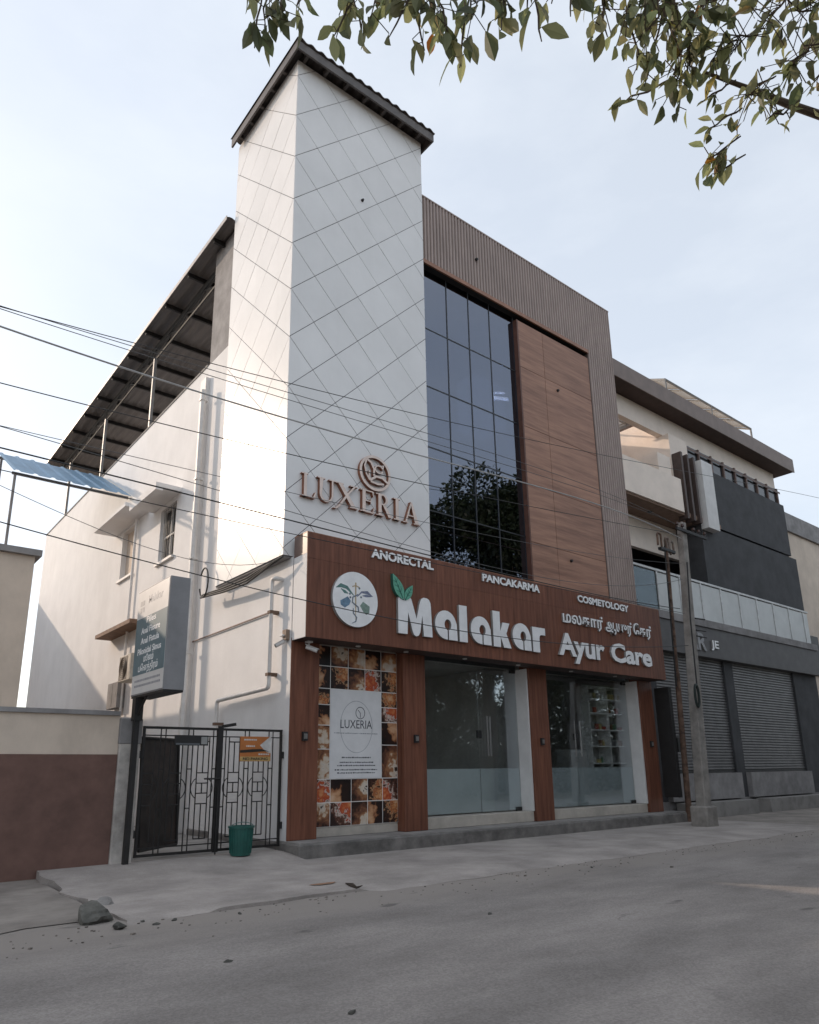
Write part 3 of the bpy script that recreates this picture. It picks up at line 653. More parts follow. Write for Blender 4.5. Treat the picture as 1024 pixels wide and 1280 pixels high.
# round emblem
ec = (6.655, 4.03)
EM = shape_mesh([arc(0, 0, .462, .472, 0, 354, 59)], .06, PL(*ec), 'emblem_disc', LM, SG)
cols = dict(tl=(.12, .24, .22), tr=(.20, .23, .33), bl=(.16, .27, .38), br=(.24, .33, .28), gold=(.55, .42, .25), snake=(.17, .21, .26))
CM = {k: mat('emblem_'+k, v, .5, .15, 20) for k, v in cols.items()}
def em(loop, c, lv=0): shape_mesh([loop], .0015+.002*lv, PL(ec[0], ec[1], -.0602), 'emblem_mark', [CM[c]], EM)
em(stroke([(-.40, .15), (-.30, .20), (-.18, .18), (-.04, .06)], [.005, .07, .06, .012]), 'tl')
em(stroke([(-.30, .145), (-.22, .10), (-.15, .08)], [.01, .055, .01]), 'tl')
em(stroke([(.03, .05), (.12, .14), (.24, .15), (.36, .09)], [.012, .03, .06, .005]), 'tr')
em(stroke([(.14, .08), (.22, .09), (.33, .09)], [.01, .05, .01]), 'tr')
em([(-.31, -.06), (-.16, .03), (-.10, -.04), (-.13, -.11), (-.22, -.17), (-.30, -.13)], 'bl')
em([(.09, -.10), (.15, -.02), (.29, -.09), (.28, -.20), (.22, -.24), (.16, -.20)], 'br')
em(stroke([(0, .29), (0, -.10), (.0, -.36)], [.028, .022, .006]), 'gold')
em(stroke([(-.07, .21), (0, .24), (.08, .21)], .018), 'gold', 1)
em(stroke([(.05, .09), (-.06, .03), (-.07, -.06), (.05, -.13), (.06, -.21)], .022), 'snake', 2)
em(stroke([(-.05, -.16), (-.05, -.24), (.02, -.31), (.0, -.38), (-.08, -.42)], [.012, .02, .02, .02, .005]), 'snake', 2)
for q in ((.075, .20), (-.12, .08), (.11, .05), (-.11, .02)): em(arc(q[0], q[1], .018, .018, 0, 330, 11), 'snake', 1)

# ================================================================== LUXERIA SIGN ON THE TOWER
LX = thing('tower_sign', (5.85, .5, 5.85), 'rose-gold raised lettering LUXERIA with round leaf emblem on the white tower', 'sign')
GM = [LETG, LETGS]; LY = TY0-.0165; LD = .07
def lux(pieces, x0, x1, z=5.86, h=.44, wunit=1.0): piece_letter(pieces, x0, z, (x1-x0)/wunit, h, LY, LD, GM, LX)
rect = lambda a, b, c, d: [(a, c), (b, c), (b, d), (a, d)]
lux([rect(.0, .45, .955, 1), rect(0, .95, 0, .05), [(.80, .045), (.94, .045), (1.0, .28), (.95, .28)], rect(.14, .34, .0, 1)], 5.85, 6.14)
lux([rect(0, .42, .955, 1), rect(.62, 1, .955, 1), [(.11, .98), (.11, .32)]+arc(.48, .32, .37, .34, 180, 360, 16)+[(.85, .98), (.76, .98)]+arc(.50, .32, .26, .26, 360, 180, 16)+[(.31, .98)]], 6.17, 6.56)
lux([rect(.0, .36, .955, 1), rect(.68, 1.04, .955, 1), rect(.66, 1.05, 0, .045), stroke([(.90, .98), (.50, .48), (.16, -.02), (.0, -.16), (-.12, -.17)], [.07, .08, .09, .06, .01]), [(.08, .98), (.28, .98), (.96, .02), (.74, .02)]], 6.56, 7.02)
lux([rect(0, .95, .95, 1), rect(0, .98, 0, .05), [(.84, .95), (.93, .95), (.95, .76), (.91, .76)], [(.84, .05), (.94, .05), (1.0, .26), (.95, .26)], rect(.3, .72, .49, .535), rect(.70, .75, .40, .63), rect(.12, .34, .0, 1)], 7.10, 7.42)
lux([rect(0, .5, .955, 1), rect(0, .5, 0, .045), [[(.30, 1.0)]+arc(.42, .75, .33, .25, 90, -90, 14)+[(.30, .50)], arc(.42, .75, .19, .19, 0, 340, 13)], [(.42, .50), (.60, .50), (.98, .045), (1.0, 0), (.78, 0)], rect(.13, .33, .0, 1)], 7.46, 7.83)
lux([rect(0, 1, .955, 1), rect(0, 1, 0, .045), rect(.28, .72, 0, 1)], 7.88, 8.04)
lux([rect(0, .32, 0, .045), rect(.62, 1, 0, .045), rect(.26, .72, .33, .38), [(.12, .02), (.21, .02), (.52, .96), (.46, 1.0)], [(.44, 1.0), (.54, 1.0), (.92, .02), (.70, .02)]], 8.10, 8.53)
lc = (7.445, 6.685)
RM = shape_mesh([arc(0, 0, .365, .355, 0, 355, 60), arc(0, 0, .315, .305, 0, 355, 60)], LD, PL(lc[0], lc[1], LY), 'emblem_ring', GM, LX)
def lem(pts, w, lv=1): shape_mesh([stroke(pts, w)], LD+.002*lv, PL(lc[0], lc[1], LY), 'emblem_leaf', GM, LX)
lem([(-.20, .25), (-.10, .20), (-.03, .08), (-.03, -.06)], .045); lem([(-.20, .25), (-.25, .10), (-.21, -.06), (-.13, -.17)], .035, 2)
lem([(-.14, .02), (-.15, -.10), (-.11, -.17)], .03)
lem([(-.13, -.17), (.02, -.06), (.16, -.06), (.30, -.14)], .045, 3); lem([(-.11, -.19), (.06, -.21), (.20, -.18)], .035, 2)
lem(arc(.09, .10, .09, .075, 20, 340, 14), .03, 1)
lem([(.14, .17), (.20, .21), (.17, .12)], .03, 2)

# ================================================================== PHOTO POSTER
PO = thing('window_poster', (7.16, .62, .4), 'tall poster of spa photographs around a pale panel reading LUXERIA', 'poster')
px0, px1, pz0, pz1 = 6.275, 8.057, .375, 3.33
box('poster_board', mat('poster_white_border', (.85, .82, .79), .45, .03), PO, px0, px1, .628, .638, pz0, pz1)
def photo_mat(name, ramp, spread, rough_, bg):
    """flat printed photograph: a lit subject somewhere in the tile on a dark ground"""
    M = bpy.data.materials.new(name); M.use_nodes = True; n = M.node_tree.nodes; L = M.node_tree.links; b = n['Principled BSDF']; b.inputs['Roughness'].default_value = .35
    t = n.new('ShaderNodeTexCoord'); oi = n.new('ShaderNodeObjectInfo')
    wn = n.new('ShaderNodeTexWhiteNoise'); wn.noise_dimensions = '1D'; L.new(oi.outputs['Random'], wn.inputs['W'])
    va = n.new('ShaderNodeVectorMath'); va.operation = 'SUBTRACT'; L.new(t.outputs['Generated'], va.inputs[0]); L.new(wn.outputs['Color'], va.inputs[1])
    ml = n.new('ShaderNodeVectorMath'); ml.operation = 'MULTIPLY'; ml.inputs[1].default_value = (1, 0, 1); L.new(va.outputs['Vector'], ml.inputs[0])
    ln = n.new('ShaderNodeVectorMath'); ln.operation = 'LENGTH'; L.new(ml.outputs['Vector'], ln.inputs[0])
    of = n.new('ShaderNodeVectorMath'); of.operation = 'MULTIPLY_ADD'; of.inputs[1].default_value = (40, 40, 40); L.new(wn.outputs['Color'], of.inputs[0]); L.new(t.outputs['Object'], of.inputs[2])
    nz = n.new('ShaderNodeTexNoise'); nz.inputs['Scale'].default_value = spread; nz.inputs['Detail'].default_value = 2.5; nz.inputs['Distortion'].default_value = 1.2; L.new(of.outputs['Vector'], nz.inputs['Vector'])
    vo = n.new('ShaderNodeTexVoronoi'); vo.inputs['Scale'].default_value = spread*1.3; L.new(of.outputs['Vector'], vo.inputs['Vector'])
    m1_ = n.new('ShaderNodeMath'); m1_.operation = 'MULTIPLY_ADD'; m1_.inputs[1].default_value = rough_; L.new(nz.outputs['Fac'], m1_.inputs[0]); L.new(ln.outputs['Value'], m1_.inputs[2])
    m2_ = n.new('ShaderNodeMath'); m2_.operation = 'MULTIPLY_ADD'; m2_.inputs[1].default_value = .45; L.new(vo.outputs['Distance'], m2_.inputs[0]); L.new(m1_.outputs['Value'], m2_.inputs[2])
    mr = n.new('ShaderNodeMapRange'); mr.inputs['From Min'].default_value = rough_*.5; mr.inputs['From Max'].default_value = rough_*.5+1.75; L.new(m2_.outputs['Value'], mr.inputs['Value'])
    rp = n.new('ShaderNodeValToRGB'); rp.color_ramp.elements.remove(rp.color_ramp.elements[0])
    for i, (p_, c_) in enumerate(ramp):
        e = rp.color_ramp.elements[0] if i == 0 else rp.color_ramp.elements.new(p_)
        e.position = p_; e.color = (*c_, 1)
    L.new(mr.outputs['Result'], rp.inputs['Fac']); L.new(rp.outputs['Color'], b.inputs['Base Color']); return M
PH = [photo_mat('photo_spices', [(.0, (.62, .40, .25)), (.22, (.55, .24, .09)), (.34, (.30, .07, .025)), (.42, (.50, .30, .16)), (.5, (.06, .022, .014)), (.68, (.02, .011, .009))], 13, 1.5, 0),
      photo_mat('photo_massage', [(.0, (.70, .48, .33)), (.3, (.55, .30, .16)), (.42, (.32, .13, .06)), (.47, (.03, .014, .011)), (.8, (.012, .008, .008))], 7, 1.0, 0),
      photo_mat('photo_oranges', [(.0, (.66, .30, .14)), (.25, (.52, .12, .04)), (.38, (.40, .06, .03)), (.46, (.62, .54, .47)), (.56, (.14, .06, .04)), (.75, (.03, .016, .013))], 11, 1.3, 0),
      photo_mat('photo_bowls', [(.0, (.03, .02, .018)), (.12, (.05, .03, .02)), (.16, (.66, .58, .50)), (.30, (.60, .48, .36)), (.36, (.36, .17, .08)), (.52, (.17, .07, .04)), (.7, (.03, .015, .012))], 9, 1.0, 0),
      photo_mat('photo_towel', [(.0, (.70, .64, .58)), (.3, (.62, .50, .40)), (.4, (.48, .24, .11)), (.55, (.26, .10, .05)), (.72, (.05, .025, .02))], 7, 1.1, 0)]
gp = .014
ux = [px0, 6.62, 6.985, 7.345, 7.70, px1]
def photo(a, b, c, d):
    MB().box(a+gp/2, b-gp/2, .6245, .6275, c+gp/2, d-gp/2).build('photo', PH[rnd.randrange(5)], PO)
for r_, (c, d) in enumerate(((2.98, 3.33), (2.60, 2.98))):
    for a, b in zip(ux, ux[1:]): photo(a, b, c, d)
for c, d in ((2.33, 2.60), (1.99, 2.33), (1.60, 1.99), (1.12, 1.60)): photo(ux[0], ux[1], c, d)
for c, d in ((2.33, 2.60), (2.07, 2.33), (1.68, 2.07), (1.12, 1.68)): photo(ux[4], ux[5], c, d)
ub = [px0, 6.64, 7.06, 7.40, 7.72, px1]
for c, d in ((.75, 1.12), (pz0, .75)):
    for a, b in zip(ub, ub[1:]): photo(a, b, c, d)
PNL = box('pale_panel', mat('poster_pale_panel', (.76, .75, .75), .4, .03), PO, 6.625, 7.695, .619, .6235, 1.125, 2.595)
INK = mat('dark_ink', (.07, .07, .085), .5); INKL = mat('pale_ink', (.30, .30, .33), .5)
PP = lambda X, Z: (lambda x, y, d: (X+x, .6186-d, Z+y))
flat_text('LUXERIA', .66, .14, PP(6.83, 1.95), INK, PNL, 'print', ref='E')
shape_mesh([arc(0, 0, .10, .105, 0, 350, 35), arc(0, 0, .088, .093, 0, 350, 35)], .001, PP(7.24, 2.215), 'print', [INK], PNL)
shape_mesh([stroke([(-.05, .05), (.0, .0), (.0, -.08)], .012)], .001, PP(7.24, 2.215), 'print', [INK], PNL)
shape_mesh([arc(0, 0, .34, .44, 0, 350, 50), arc(0, 0, .331, .431, 0, 350, 50)], .0006, PP(7.16, 1.98), 'print', [mat('faint_ink', (.40, .405, .43), .5)], PNL)
def dashes(x0, x1, z, h, mt, seed):            # small print too fine to read
    r = random.Random(seed); b = MB(); x = x0
    while x < x1:
        w = r.uniform(.012, .045); b.box(x, min(x1, x+w), .6178, .6188, z, z+h*r.uniform(.7, 1)); x += w+r.uniform(.006, .016)
    stuff(b.build('small_print', mt, PNL))
dashes(6.70, 7.62, 1.86, .016, INKL, 1); dashes(6.86, 7.46, 1.455, .022, INK, 2)
for i, (a, b, z) in enumerate(((6.82, 7.52, 1.375), (6.77, 7.56, 1.325), (6.72, 7.60, 1.255), (6.77, 7.55, 1.205))): dashes(a, b, z, .022, INK, 3+i)

# ================================================================== GATE
GT = thing('iron_gate', (4.62, .6, .1), 'black double-leaf iron gate with squares and rings across the lane', 'gate')
GY = .6
def leafgate(x0, x1, flip):
    mb = MB(); f = .035
    zb, zt = .15, 1.89
    mb.box(x0, x1, GY-.018, GY+.018, zt-f, zt); mb.box(x0, x1, GY-.018, GY+.018, zb, zb+f)
    mb.box(x0, x0+f, GY-.0175, GY+.0175, zb+f, zt-f); mb.box(x1-f, x1, GY-.0175, GY+.0175, zb+f, zt-f)
    LF = mb.build('gate_leaf', BLACKM, GT)
    W_ = x1-x0; fx = (lambda u: x1-u) if flip else (lambda u: x0+u)
    cache = {}
    def bar(u, z0, z1): MB().box(fx(u)-.007, fx(u)+.007, GY-.006, GY+.006, z0, z1).build('bar', BLACKM, LF)
    def rail(u0, u1, z):
        a, b = sorted((fx(u0), fx(u1))); MB().box(a, b, GY-.0072, GY+.0072, z-.008, z+.008).build('rail', BLACKM, LF)
    rail(f, W_-f, 1.765); rail(f, W_-f, .262)
    cs = [.235, .645, 1.05]
    for c in cs:
        if c > W_: continue
        for du in (-.088, .088):
            u = c+du
            if u < W_-.03: bar(u, .34, 1.69 if c != .235 else 1.755)
        for z0, z1 in ((1.10, 1.245), (.815, .96)):
            for z in (z0, z1): rail(c-.088, min(c+.088, W_-f), z)
        if c < W_-.1:
            bar(c, .962, 1.098); bar(c, 1.247, 1.69); bar(c, .34, .813)
            rail(c-.09, c+.09, .34); rail(c-.09, c+.09, 1.69)
        # ring
        for a0, a1 in ((125, 235), (-55, 55)):
            pts = [(fx(c+.165*cos(radians(a0+(a1-a0)*k/10))), GY, 1.03+.165*sin(radians(a0+(a1-a0)*k/10))) for k in range(11)]
            pts = [p for p in pts if x0+.02 < p[0] < x1-.02]
            if len(pts) > 2: MB().tube(pts, .007, 6).build('ring', BLACKM, LF)
    for c in (.035+.02, .44, .85):
        for du in (-.035, .035):
            if c+du > f: bar(c+du, .27, 1.757); bar(c+du, .186, .253); bar(c+du, 1.774, zt-f-.001)
        for z in (1.30, .76): rail(max(f, c-.035), c+.035, z)
    return LF
lfL = leafgate(3.49, 4.635, True); lfR = leafgate(4.655, 5.70, False)
box('lock_stile', BLACKM, GT, 4.60, 4.69, GY-.026, GY-.019, .14, 1.92)
MB().tube([(4.64, GY-.04, 1.05), (4.64, GY-.04, .02+.09)], .011, 6).build('drop_bolt', BLACKM, GT)
MB().tube([(4.42, GY-.035, 1.16), (4.68, GY-.035, 1.16)], .014, 6).build('slide_bolt', BLACKM, GT)
MB().obox((4.79, GY, 1.935), (.10, 0, .018), (0, .03, 0), (-.004, 0, .022)).build('top_catch', BLACKM, GT)
for z in (.45, 1.50):
    for x in (3.455, 5.715): box('hinge', BLACKM, GT, x-.028, x+.028, GY-.025, GY+.025, z-.05, z+.05)
# plate and notice on the gate
NP = thing('name_plate', (4.2, .58, 1.6), 'small dark nameplate on the left leaf of the gate', 'sign')
box('plate', DARK, NP, 3.94, 4.45, .565, .578, 1.63, 1.775); box('plate_strip', mat('plate_pale', (.32, .32, .31), .5), NP, 4.34, 4.435, .561, .5645, 1.65, 1.755)
box('plate_strip', mat('plate_pale2', (.12, .13, .14), .5), NP, 3.96, 4.32, .561, .5645, 1.638, 1.662)
NS = thing('parking_notice', (5.23, .57, 1.42), 'orange and white NO PARKING notice on the right leaf of the gate', 'sign')
box('board', mat('notice_orange', (.50, .17, .045), .5, .08), NS, 4.97, 5.49, .568, .58, 1.405, 1.775)
NPL = lambda X, Z: (lambda x, y, d: (X+x, .5675-d, Z+y))
shape_mesh([[(.52, .12), (.52, .37), (.50, .37), (.33, .24), (.44, .14)]], .001, NPL(4.97, 1.405), 'print', [mat('notice_white', (.68, .66, .63), .5)], NS)
shape_mesh([[(0, .125), (.0, .165), (.2, .18), (.36, .185), (.50, .145), (.40, .15), (.2, .135)]], .002, NPL(4.97, 1.405), 'print', [mat('notice_black', (.03, .025, .02), .5)], NS)
box('print', mat('notice_yellow', (.55, .36, .14), .5), NS, 4.975, 5.485, .5655, .5675, 1.41, 1.475)
flat_text('NO PARKING', .42, .042, lambda x, y, d: (5.02+x, .5652-d, 1.422+y), mat('notice_black', (.03, .025, .02)), NS, 'print', offset=.03)
for i, (a, b, z) in enumerate(((5.03, 5.25, 1.715), (5.07, 5.22, 1.62), (5.28, 5.44, 1.50))):
    r = random.Random(i); mb = MB(); x = a
    while x < b: w = r.uniform(.015, .03); mb.box(x, x+w, .5655, .5672, z, z+.022); x += w+.008
    stuff(mb.build('small_print', mat('notice_white', (.68, .66, .63)), NS))
# gate posts
GP = thing('gate_post', (3.28, .6, 0), 'weathered white gate post beside the black sign pole', 'gate post')
MB().box(3.17, 3.455, .56, .86, 0, 2.0, ch=.015).build('shaft', mat('worn_whitewash', (.50, .46, .42), .9, .2, 3, bump=.4, streak=((.22, .19, .16), .7, 1.8, (1, 1, .5))), GP)
MB().box(3.16, 3.465, .55, .87, 1.64, 1.985, ch=.01).build('plaster_patch', GREYW, GP)
# bucket
def lathe(prof, c, n=24):
    V = []; F = []
    for r, z in prof: V += [(c[0]+r*cos(2*pi*k/n), c[1]+r*sin(2*pi*k/n), c[2]+z) for k in range(n)]
    for i in range(len(prof)-1):
        for k in range(n): F.append((i*n+k, i*n+(k+1) % n, (i+1)*n+(k+1) % n, (i+1)*n+k))
    return V, F
BK = thing('waste_bucket', (4.95, .38, .09), 'green plastic waste bucket standing in front of the gate', 'bucket')
GRN = mat('bucket_green', (.022, .115, .095), .45, .12, 6)
c = (4.95, .38, apron_h(4.95, .38)+.003)
mb = MB(); mb.add(*lathe([(.0, 0), (.138, 0), (.146, .02), (.172, .37), (.19, .372), (.193, .40), (.166, .40), (.163, .35), (.133, .02), (0, .015)], c)); mb.build('tub', GRN, BK, smooth=True)
mb = MB()
for k in range(24): a = 2*pi*k/24; mb.tube([(c[0]+.150*cos(a), c[1]+.150*sin(a), c[2]+.03), (c[0]+.174*cos(a), c[1]+.174*sin(a), c[2]+.36)], .006, 5)
stuff(mb.build('tub_ribs', GRN, BK))
MB().tube([(c[0]+.178*cos(t), c[1]-.02, c[2]+.39+.06*sin(t)) for t in [pi*k/10 for k in range(11)]], .006, 6).build('bail_handle', mat('bail_wire', (.12, .2, .18), .5), BK)
# dark sheet leaning in the lane
LS = thing('leaning_sheet', (4.6, 3.0, .1), 'dark rusty metal sheet leaning in the lane behind the gate', 'metal sheet')
a0 = Vector((3.62, .86, .20)); a1 = Vector((4.42, 1.5, .20)); up = Vector((-.02, .12, 1.55))
q = (a1-a0); nn = q.cross(up).normalized()*.008
MB().obox((a0+a1)/2+up/2, q/2, nn, up/2).build('sheet', mat('dark_rusty_sheet', (.045, .036, .032), .75, .25, 3, streak=((.11, .06, .04), .5, 2, (1, 1, .5))), LS)
mb = MB(); mb.tube([a0+nn*3, a1+nn*3], .018, 6); mb.tube([a0+up+nn*3, a1+up+nn*3], .018, 6); mb.tube([a0+nn*3, a0+up+nn*3], .018, 6); mb.tube([a1+nn*3, a1+up+nn*3], .018, 6); mb.build('sheet_frame', BLACKM, LS)

# ================================================================== LIGHT BOX SIGN ON A POLE
LB = thing('light_box_sign', (3.34, .58, .1), 'white and slate blue light box sign on a black pole beside the gate', 'sign')
by0, by1, bz0, bz1, bX0, bX1 = -.55, .68, 2.29, 3.80, 3.30, 3.58
MB().box(bX0+.004, bX1, by0, by1, bz0, bz1, ch=.004).build('case', mat('light_box_grey', (.25, .245, .25), .5, .08, 3), LB)
FC = box('face', mat('light_box_white', (.66, .64, .62), .4, .03), LB, bX0-.001, bX0+.003, by0+.02, by1-.02, bz0+.02, bz1-.02)
SLATE = mat('light_box_slate', (.105, .17, .20), .4, .05)
box('print', SLATE, FC, bX0-.003, bX0-.0012, by0+.022, by1-.022, bz0+.28, bz1-.42)
LP = lambda Y, Z, e=.0032: (lambda x, y, d: (bX0-e-d, Y-x, Z+y))
for s_, w, h, z in (('Piles', .36, .088, 3.285), ('Anal Fissure', .72, .088, 3.14), ('Anal Fistula', .70, .088, 2.995), ('Pilonidal Sinus', .90, .088, 2.85)):
    flat_text(s_, w, h, LP(.065+w/2, z), LETW, FC, 'print', offset=.022, ref='P')
flat_text('\u0bae\u0bc2\u0bb2\u0bae\u0bcd', .38, .075, LP(.255, 2.735), LETW, FC, 'print', offset=.02, ref='\u0bae')
flat_text('\u0baa\u0bcc\u0ba4\u0bcd\u0ba4\u0bbf\u0bb0\u0bae\u0bcd', .74, .075, LP(.435, 2.61), LETW, FC, 'print', offset=.02, ref='\u0bae')
GH = mat('faint_grey_print', (.46, .45, .45), .5)
flat_text('Malakar', .55, .11, LP(.22, 3.56, .0012), GH, FC, 'print', offset=.02, ref='M')
for q_ in ((.42, 3.60), (.52, 3.60), (.42, 3.50), (.52, 3.50)): box('print', GH, FC, bX0-.003, bX0-.0012, q_[0]-.035, q_[0]+.035, q_[1]-.035, q_[1]+.035)
for z in (2.47, 2.40):
    mb = MB(); y = .55; r = random.Random(int(z*100))
    while y > -.42: w = r.uniform(.02, .05); mb.box(bX0-.0025, bX0-.0012, y-w, y, z, z+.03); y -= w+.014
    stuff(mb.build('small_print', INKL, FC))
MB().box(3.30, 3.37, .42, .49, .045, 2.262).build('pole', BLACKM, LB)
MB().box(3.285, 3.40, .40, .53, 1.95, 2.2615).build('pole_plate', BLACKM, LB)
MB().tube([(3.335, .42, 2.02), (3.335, .12, 2.262)], .018, 6).build('bracket', BLACKM, LB)
box('base_frame', BLACKM, LB, 3.31, 3.575, by0+.01, by1-.01, 2.262, 2.2885)

# ================================================================== PIPES, CAMERAS ON THE SIDE WALL
PIPE = mat('grey_plastic_pipe', (.72, .69, .66), .5, .06, 6)
def pipe(name, pts, r, label, mt=None, cl=True, cat='pipe'):
    t = thing(name, pts[-1], label, cat)
    MB().tube(pts, r, 10).build('pipe', mt or PIPE, t, smooth=True)
    return t
def round_path(pts, rad=.09, n=4):
    out_ = [Vector(pts[0])]
    for a, b, c in zip(pts, pts[1:], pts[2:]):
        a, b, c = Vector(a), Vector(b), Vector(c); p, q = b+(a-b).normalized()*rad, b+(c-b).normalized()*rad
        for k in range(n+1): t = k/n; out_.append((1-t)**2*p+2*t*(1-t)*b+t*t*q)
    return out_+[Vector(pts[-1])]
px_ = SX-.13
t = pipe('drain_pipe', round_path([(SX+.02, .78, 4.40), (px_, .80, 4.42), (px_, .92, 4.42), (px_, .92, 2.58), (px_, 2.88, 2.52), (px_, 2.88, .12)], .07), .038, 'pale stepped waste pipe running down the white side wall behind the gate')
for (y, z) in ((.92, 3.85), (.92, 2.80), (2.88, 2.1)): MB().box(px_-.045, SX-.002, y-.05, y+.05, z-.025, z+.025).build('pipe_clip', mat('rusty_clip', (.16, .1, .07), .8), t)
t = pipe('drain_pipe', [(SX-.20, 4.30, 9.55), (SX-.20, 4.30, .12)], .055, 'tall pale downpipe running the full height of the side wall')
for z in (9.3, 7.4, 5.6, 3.6, 1.8): MB().box(SX-.27, SX-.105, 4.24, 4.36, z-.02, z+.02).build('pipe_clip', PIPE, t)
pipe('drain_pipe', [(SX-.08, 8.62, 7.75), (SX-.08, 8.62, .12)], .035, 'thin pale downpipe left of the barred side window')
pipe('conduit', [(SX-.03, 4.9, 3.86), (SX-.03, 1.08, 3.90)], .014, 'thin brown level conduit across the white side wall', mat('brown_conduit', (.22, .15, .12), .6))
def cctv(name, base, aim, label):
    t = thing(name, base, label, 'camera'); b = Vector(base); a = Vector(aim).normalized()
    MB().box(b.x-.05, b.x+.05, b.y-.05, b.y+.05, b.z-.03, b.z, ch=.006).build('mount', WHITE2, t)
    e = b+Vector((0, 0, -.11)); MB().tube([b, e], .014, 8).build('arm', WHITE2, t)
    s_ = MB(); s_.tube([e-a*.05, e+a*.15], .034, 12); s_.build('body', WHITE2, t, smooth=True)
    MB().tube([e+a*.1505, e+a*.156], .028, 12).build('lens', DARK, t)
    MB().obox(e+a*.06+Vector((0, 0, .037)), a*.12, a.cross(Vector((0, 0, 1))).normalized()*.036, (0, 0, .004)).build('hood', WHITE2, t)
    return t
cctv('security_camera', (5.98, .30, 3.304), (.75, -.55, -.35), 'white bullet camera hanging under the left end of the brown sign')
t = cctv('security_camera', (SX-.06, .60, 3.42), (-.75, .25, -.5), 'white bullet camera on the side wall beside the brown sign')
box('junction_box', mat('junction_tan', (.28, .2, .15), .7), t, SX-.07, SX-.001, .5, .62, 3.33, 3.50)
AC = thing('air_conditioner', (SX-.2, 7.7, 3.3), 'cream outdoor air conditioner unit on the side wall behind the light box sign', 'air conditioner')
MB().box(SX-.36, SX-.04, 7.25, 8.10, 3.35, 3.98, ch=.015).build('case', mat('ac_cream', (.5, .45, .38), .5), AC)
mb = MB()
for r_ in (.06, .11, .16, .21, .26): mb.tube([(SX-.372, 7.78+r_*cos(2*pi*k/24), 3.665+r_*sin(2*pi*k/24)) for k in range(25)], .008, 5, cap=False)
mb.build('fan_grille', mat('ac_grille', (.22, .17, .13), .6), AC)
box('fan_plate', mat('ac_dark', (.1, .08, .065), .6), AC, SX-.366, SX-.3605, 7.5, 8.06, 3.39, 3.94)
MT = thing('meter_box', (SX-.1, 8.9, 2.8), 'grey electricity meter box low on the side wall at the left', 'meter box')
MB().box(SX-.20, SX-.02, 8.6, 9.4, 2.80, 3.45, ch=.01).build('case', GREYW, MT); box('door_seam', DARK, MT, SX-.204, SX-.2005, 8.99, 9.0, 2.84, 3.42)
# ================================================================== RIGHT-HAND NEIGHBOUR
NB = thing('neighbour_building', (16.1, .8, 0), 'cream and grey shop building with brown eave to the right of the clinic', 'building')
SHUT = mat('grey_shutter', (.20, .195, .195), .45, .1, 3, metal=.3)
DGREY = mat('dark_grey_render', (.060, .060, .064), .8, .15, 2)
NBX1 = 27.0
mb = MB(); mb.box(16.10, NBX1, 3.6, 16, 0, 12.0); mb.box(16.10, 16.28, .9, 3.595, 0, 11.2); mb.build('main_block', CREAM, NB)
mb = MB(); mb.box(16.10, NBX1, .82, 3.59, -.05, .40); mb.build('plinth', GREYW, NB)
for x0, x1 in ((16.29, 16.93), (20.6, 21.1), (25.2, NBX1)): box('shop_wall', DGREY, NB, x0, x1, .84, 1.0, .40, 4.25)
for x0, x1 in ((16.94, 20.59), (21.11, 25.19)):
    mb = MB(); V = []; F = []; z = 1.15; i = 0
    while z < 4.24:
        V += [(x0, .93, z), (x1, .93, z), (x0, .90, z+.02), (x1, .90, z+.02), (x0, .90, z+.06), (x1, .90, z+.06)]; z += .08
    V += [(x0, .93, z), (x1, .93, z)]
    for k in range(len(V)//2-1): F.append((2*k, 2*k+1, 2*k+3, 2*k+2))
    sh_ = mb.add(V, F).build('roller_shutter', SHUT, NB); box('bottom_bar', DARK, sh_, x0, x1, .88, .95, 1.08, 1.149)
    box('shop_step', GREYW, NB, x0, x1, .70, .96, .40, 1.075)
    box('shop_step', CONC, NB, x0+.1, x1-.1, .30, .695, .0, .36)
box('sign_band', mat('band_dark_grey', (.105, .10, .10), .6, .1, 3), NB, 16.2, NBX1, .66, 1.0, 4.26, 5.12)
BL = [mat('band_letter_grey', (.30, .30, .31), .5), LETS]
lettering('AR', 1.0, .50, lambda x, y, d: (18.35+x, .659-d, 4.42+y), .04, BL, NB, offset=.02)
lettering('JE', .42, .30, lambda x, y, d: (19.62+x, .659-d, 4.47+y), .04, LM, NB, offset=.02)
# first floor: slab, glass railing, dark opening
mb = MB(); mb.box(16.2, NBX1, .62, 3.59, 5.13, 5.34); mb.build('balcony_slab', GREYW, NB)
RG = glass('railing_glass', -.03, (.55, .58, .58))
rl = box('railing', mat('railing_white', (.62, .62, .61), .4), NB, 16.2, NBX1, .76, .82, 6.50, 6.56)
x = 16.25
while x < NBX1-.3:
    box('railing_post', mat('railing_white', (.62, .62, .61)), rl, x-.025, x+.025, .765, .815, 5.345, 6.495)
    box('railing_pane', RG if x < 17.0 else mat('frosted_rail_pane', (.55, .56, .545), .4, .05, 2), rl, x+.035, min(NBX1-.05, x+1.15-.035), .785, .795, 5.40, 6.47); x += 1.15
mb = MB(); mb.box(16.29, NBX1, 3.3, 3.59, 5.35, 8.5); mb.build('dark_room_wall', DGREY, NB)
mb = MB(); mb.box(16.29, NBX1, 1.70, 1.85, 7.55, 8.55); mb.build('upper_band', PEACH, NB)
mb = MB(); mb.box(16.18, 21.5, .80, 3.59, 8.56, 8.70); mb.build('second_slab', mat('slab_soffit_brown', (.30, .20, .15), .8), NB)
MB().tube([(18.2, 1.25, 8.561), (18.2, 1.25, 8.54)], .07, 10).build('ceiling_fitting', DARK, NB)
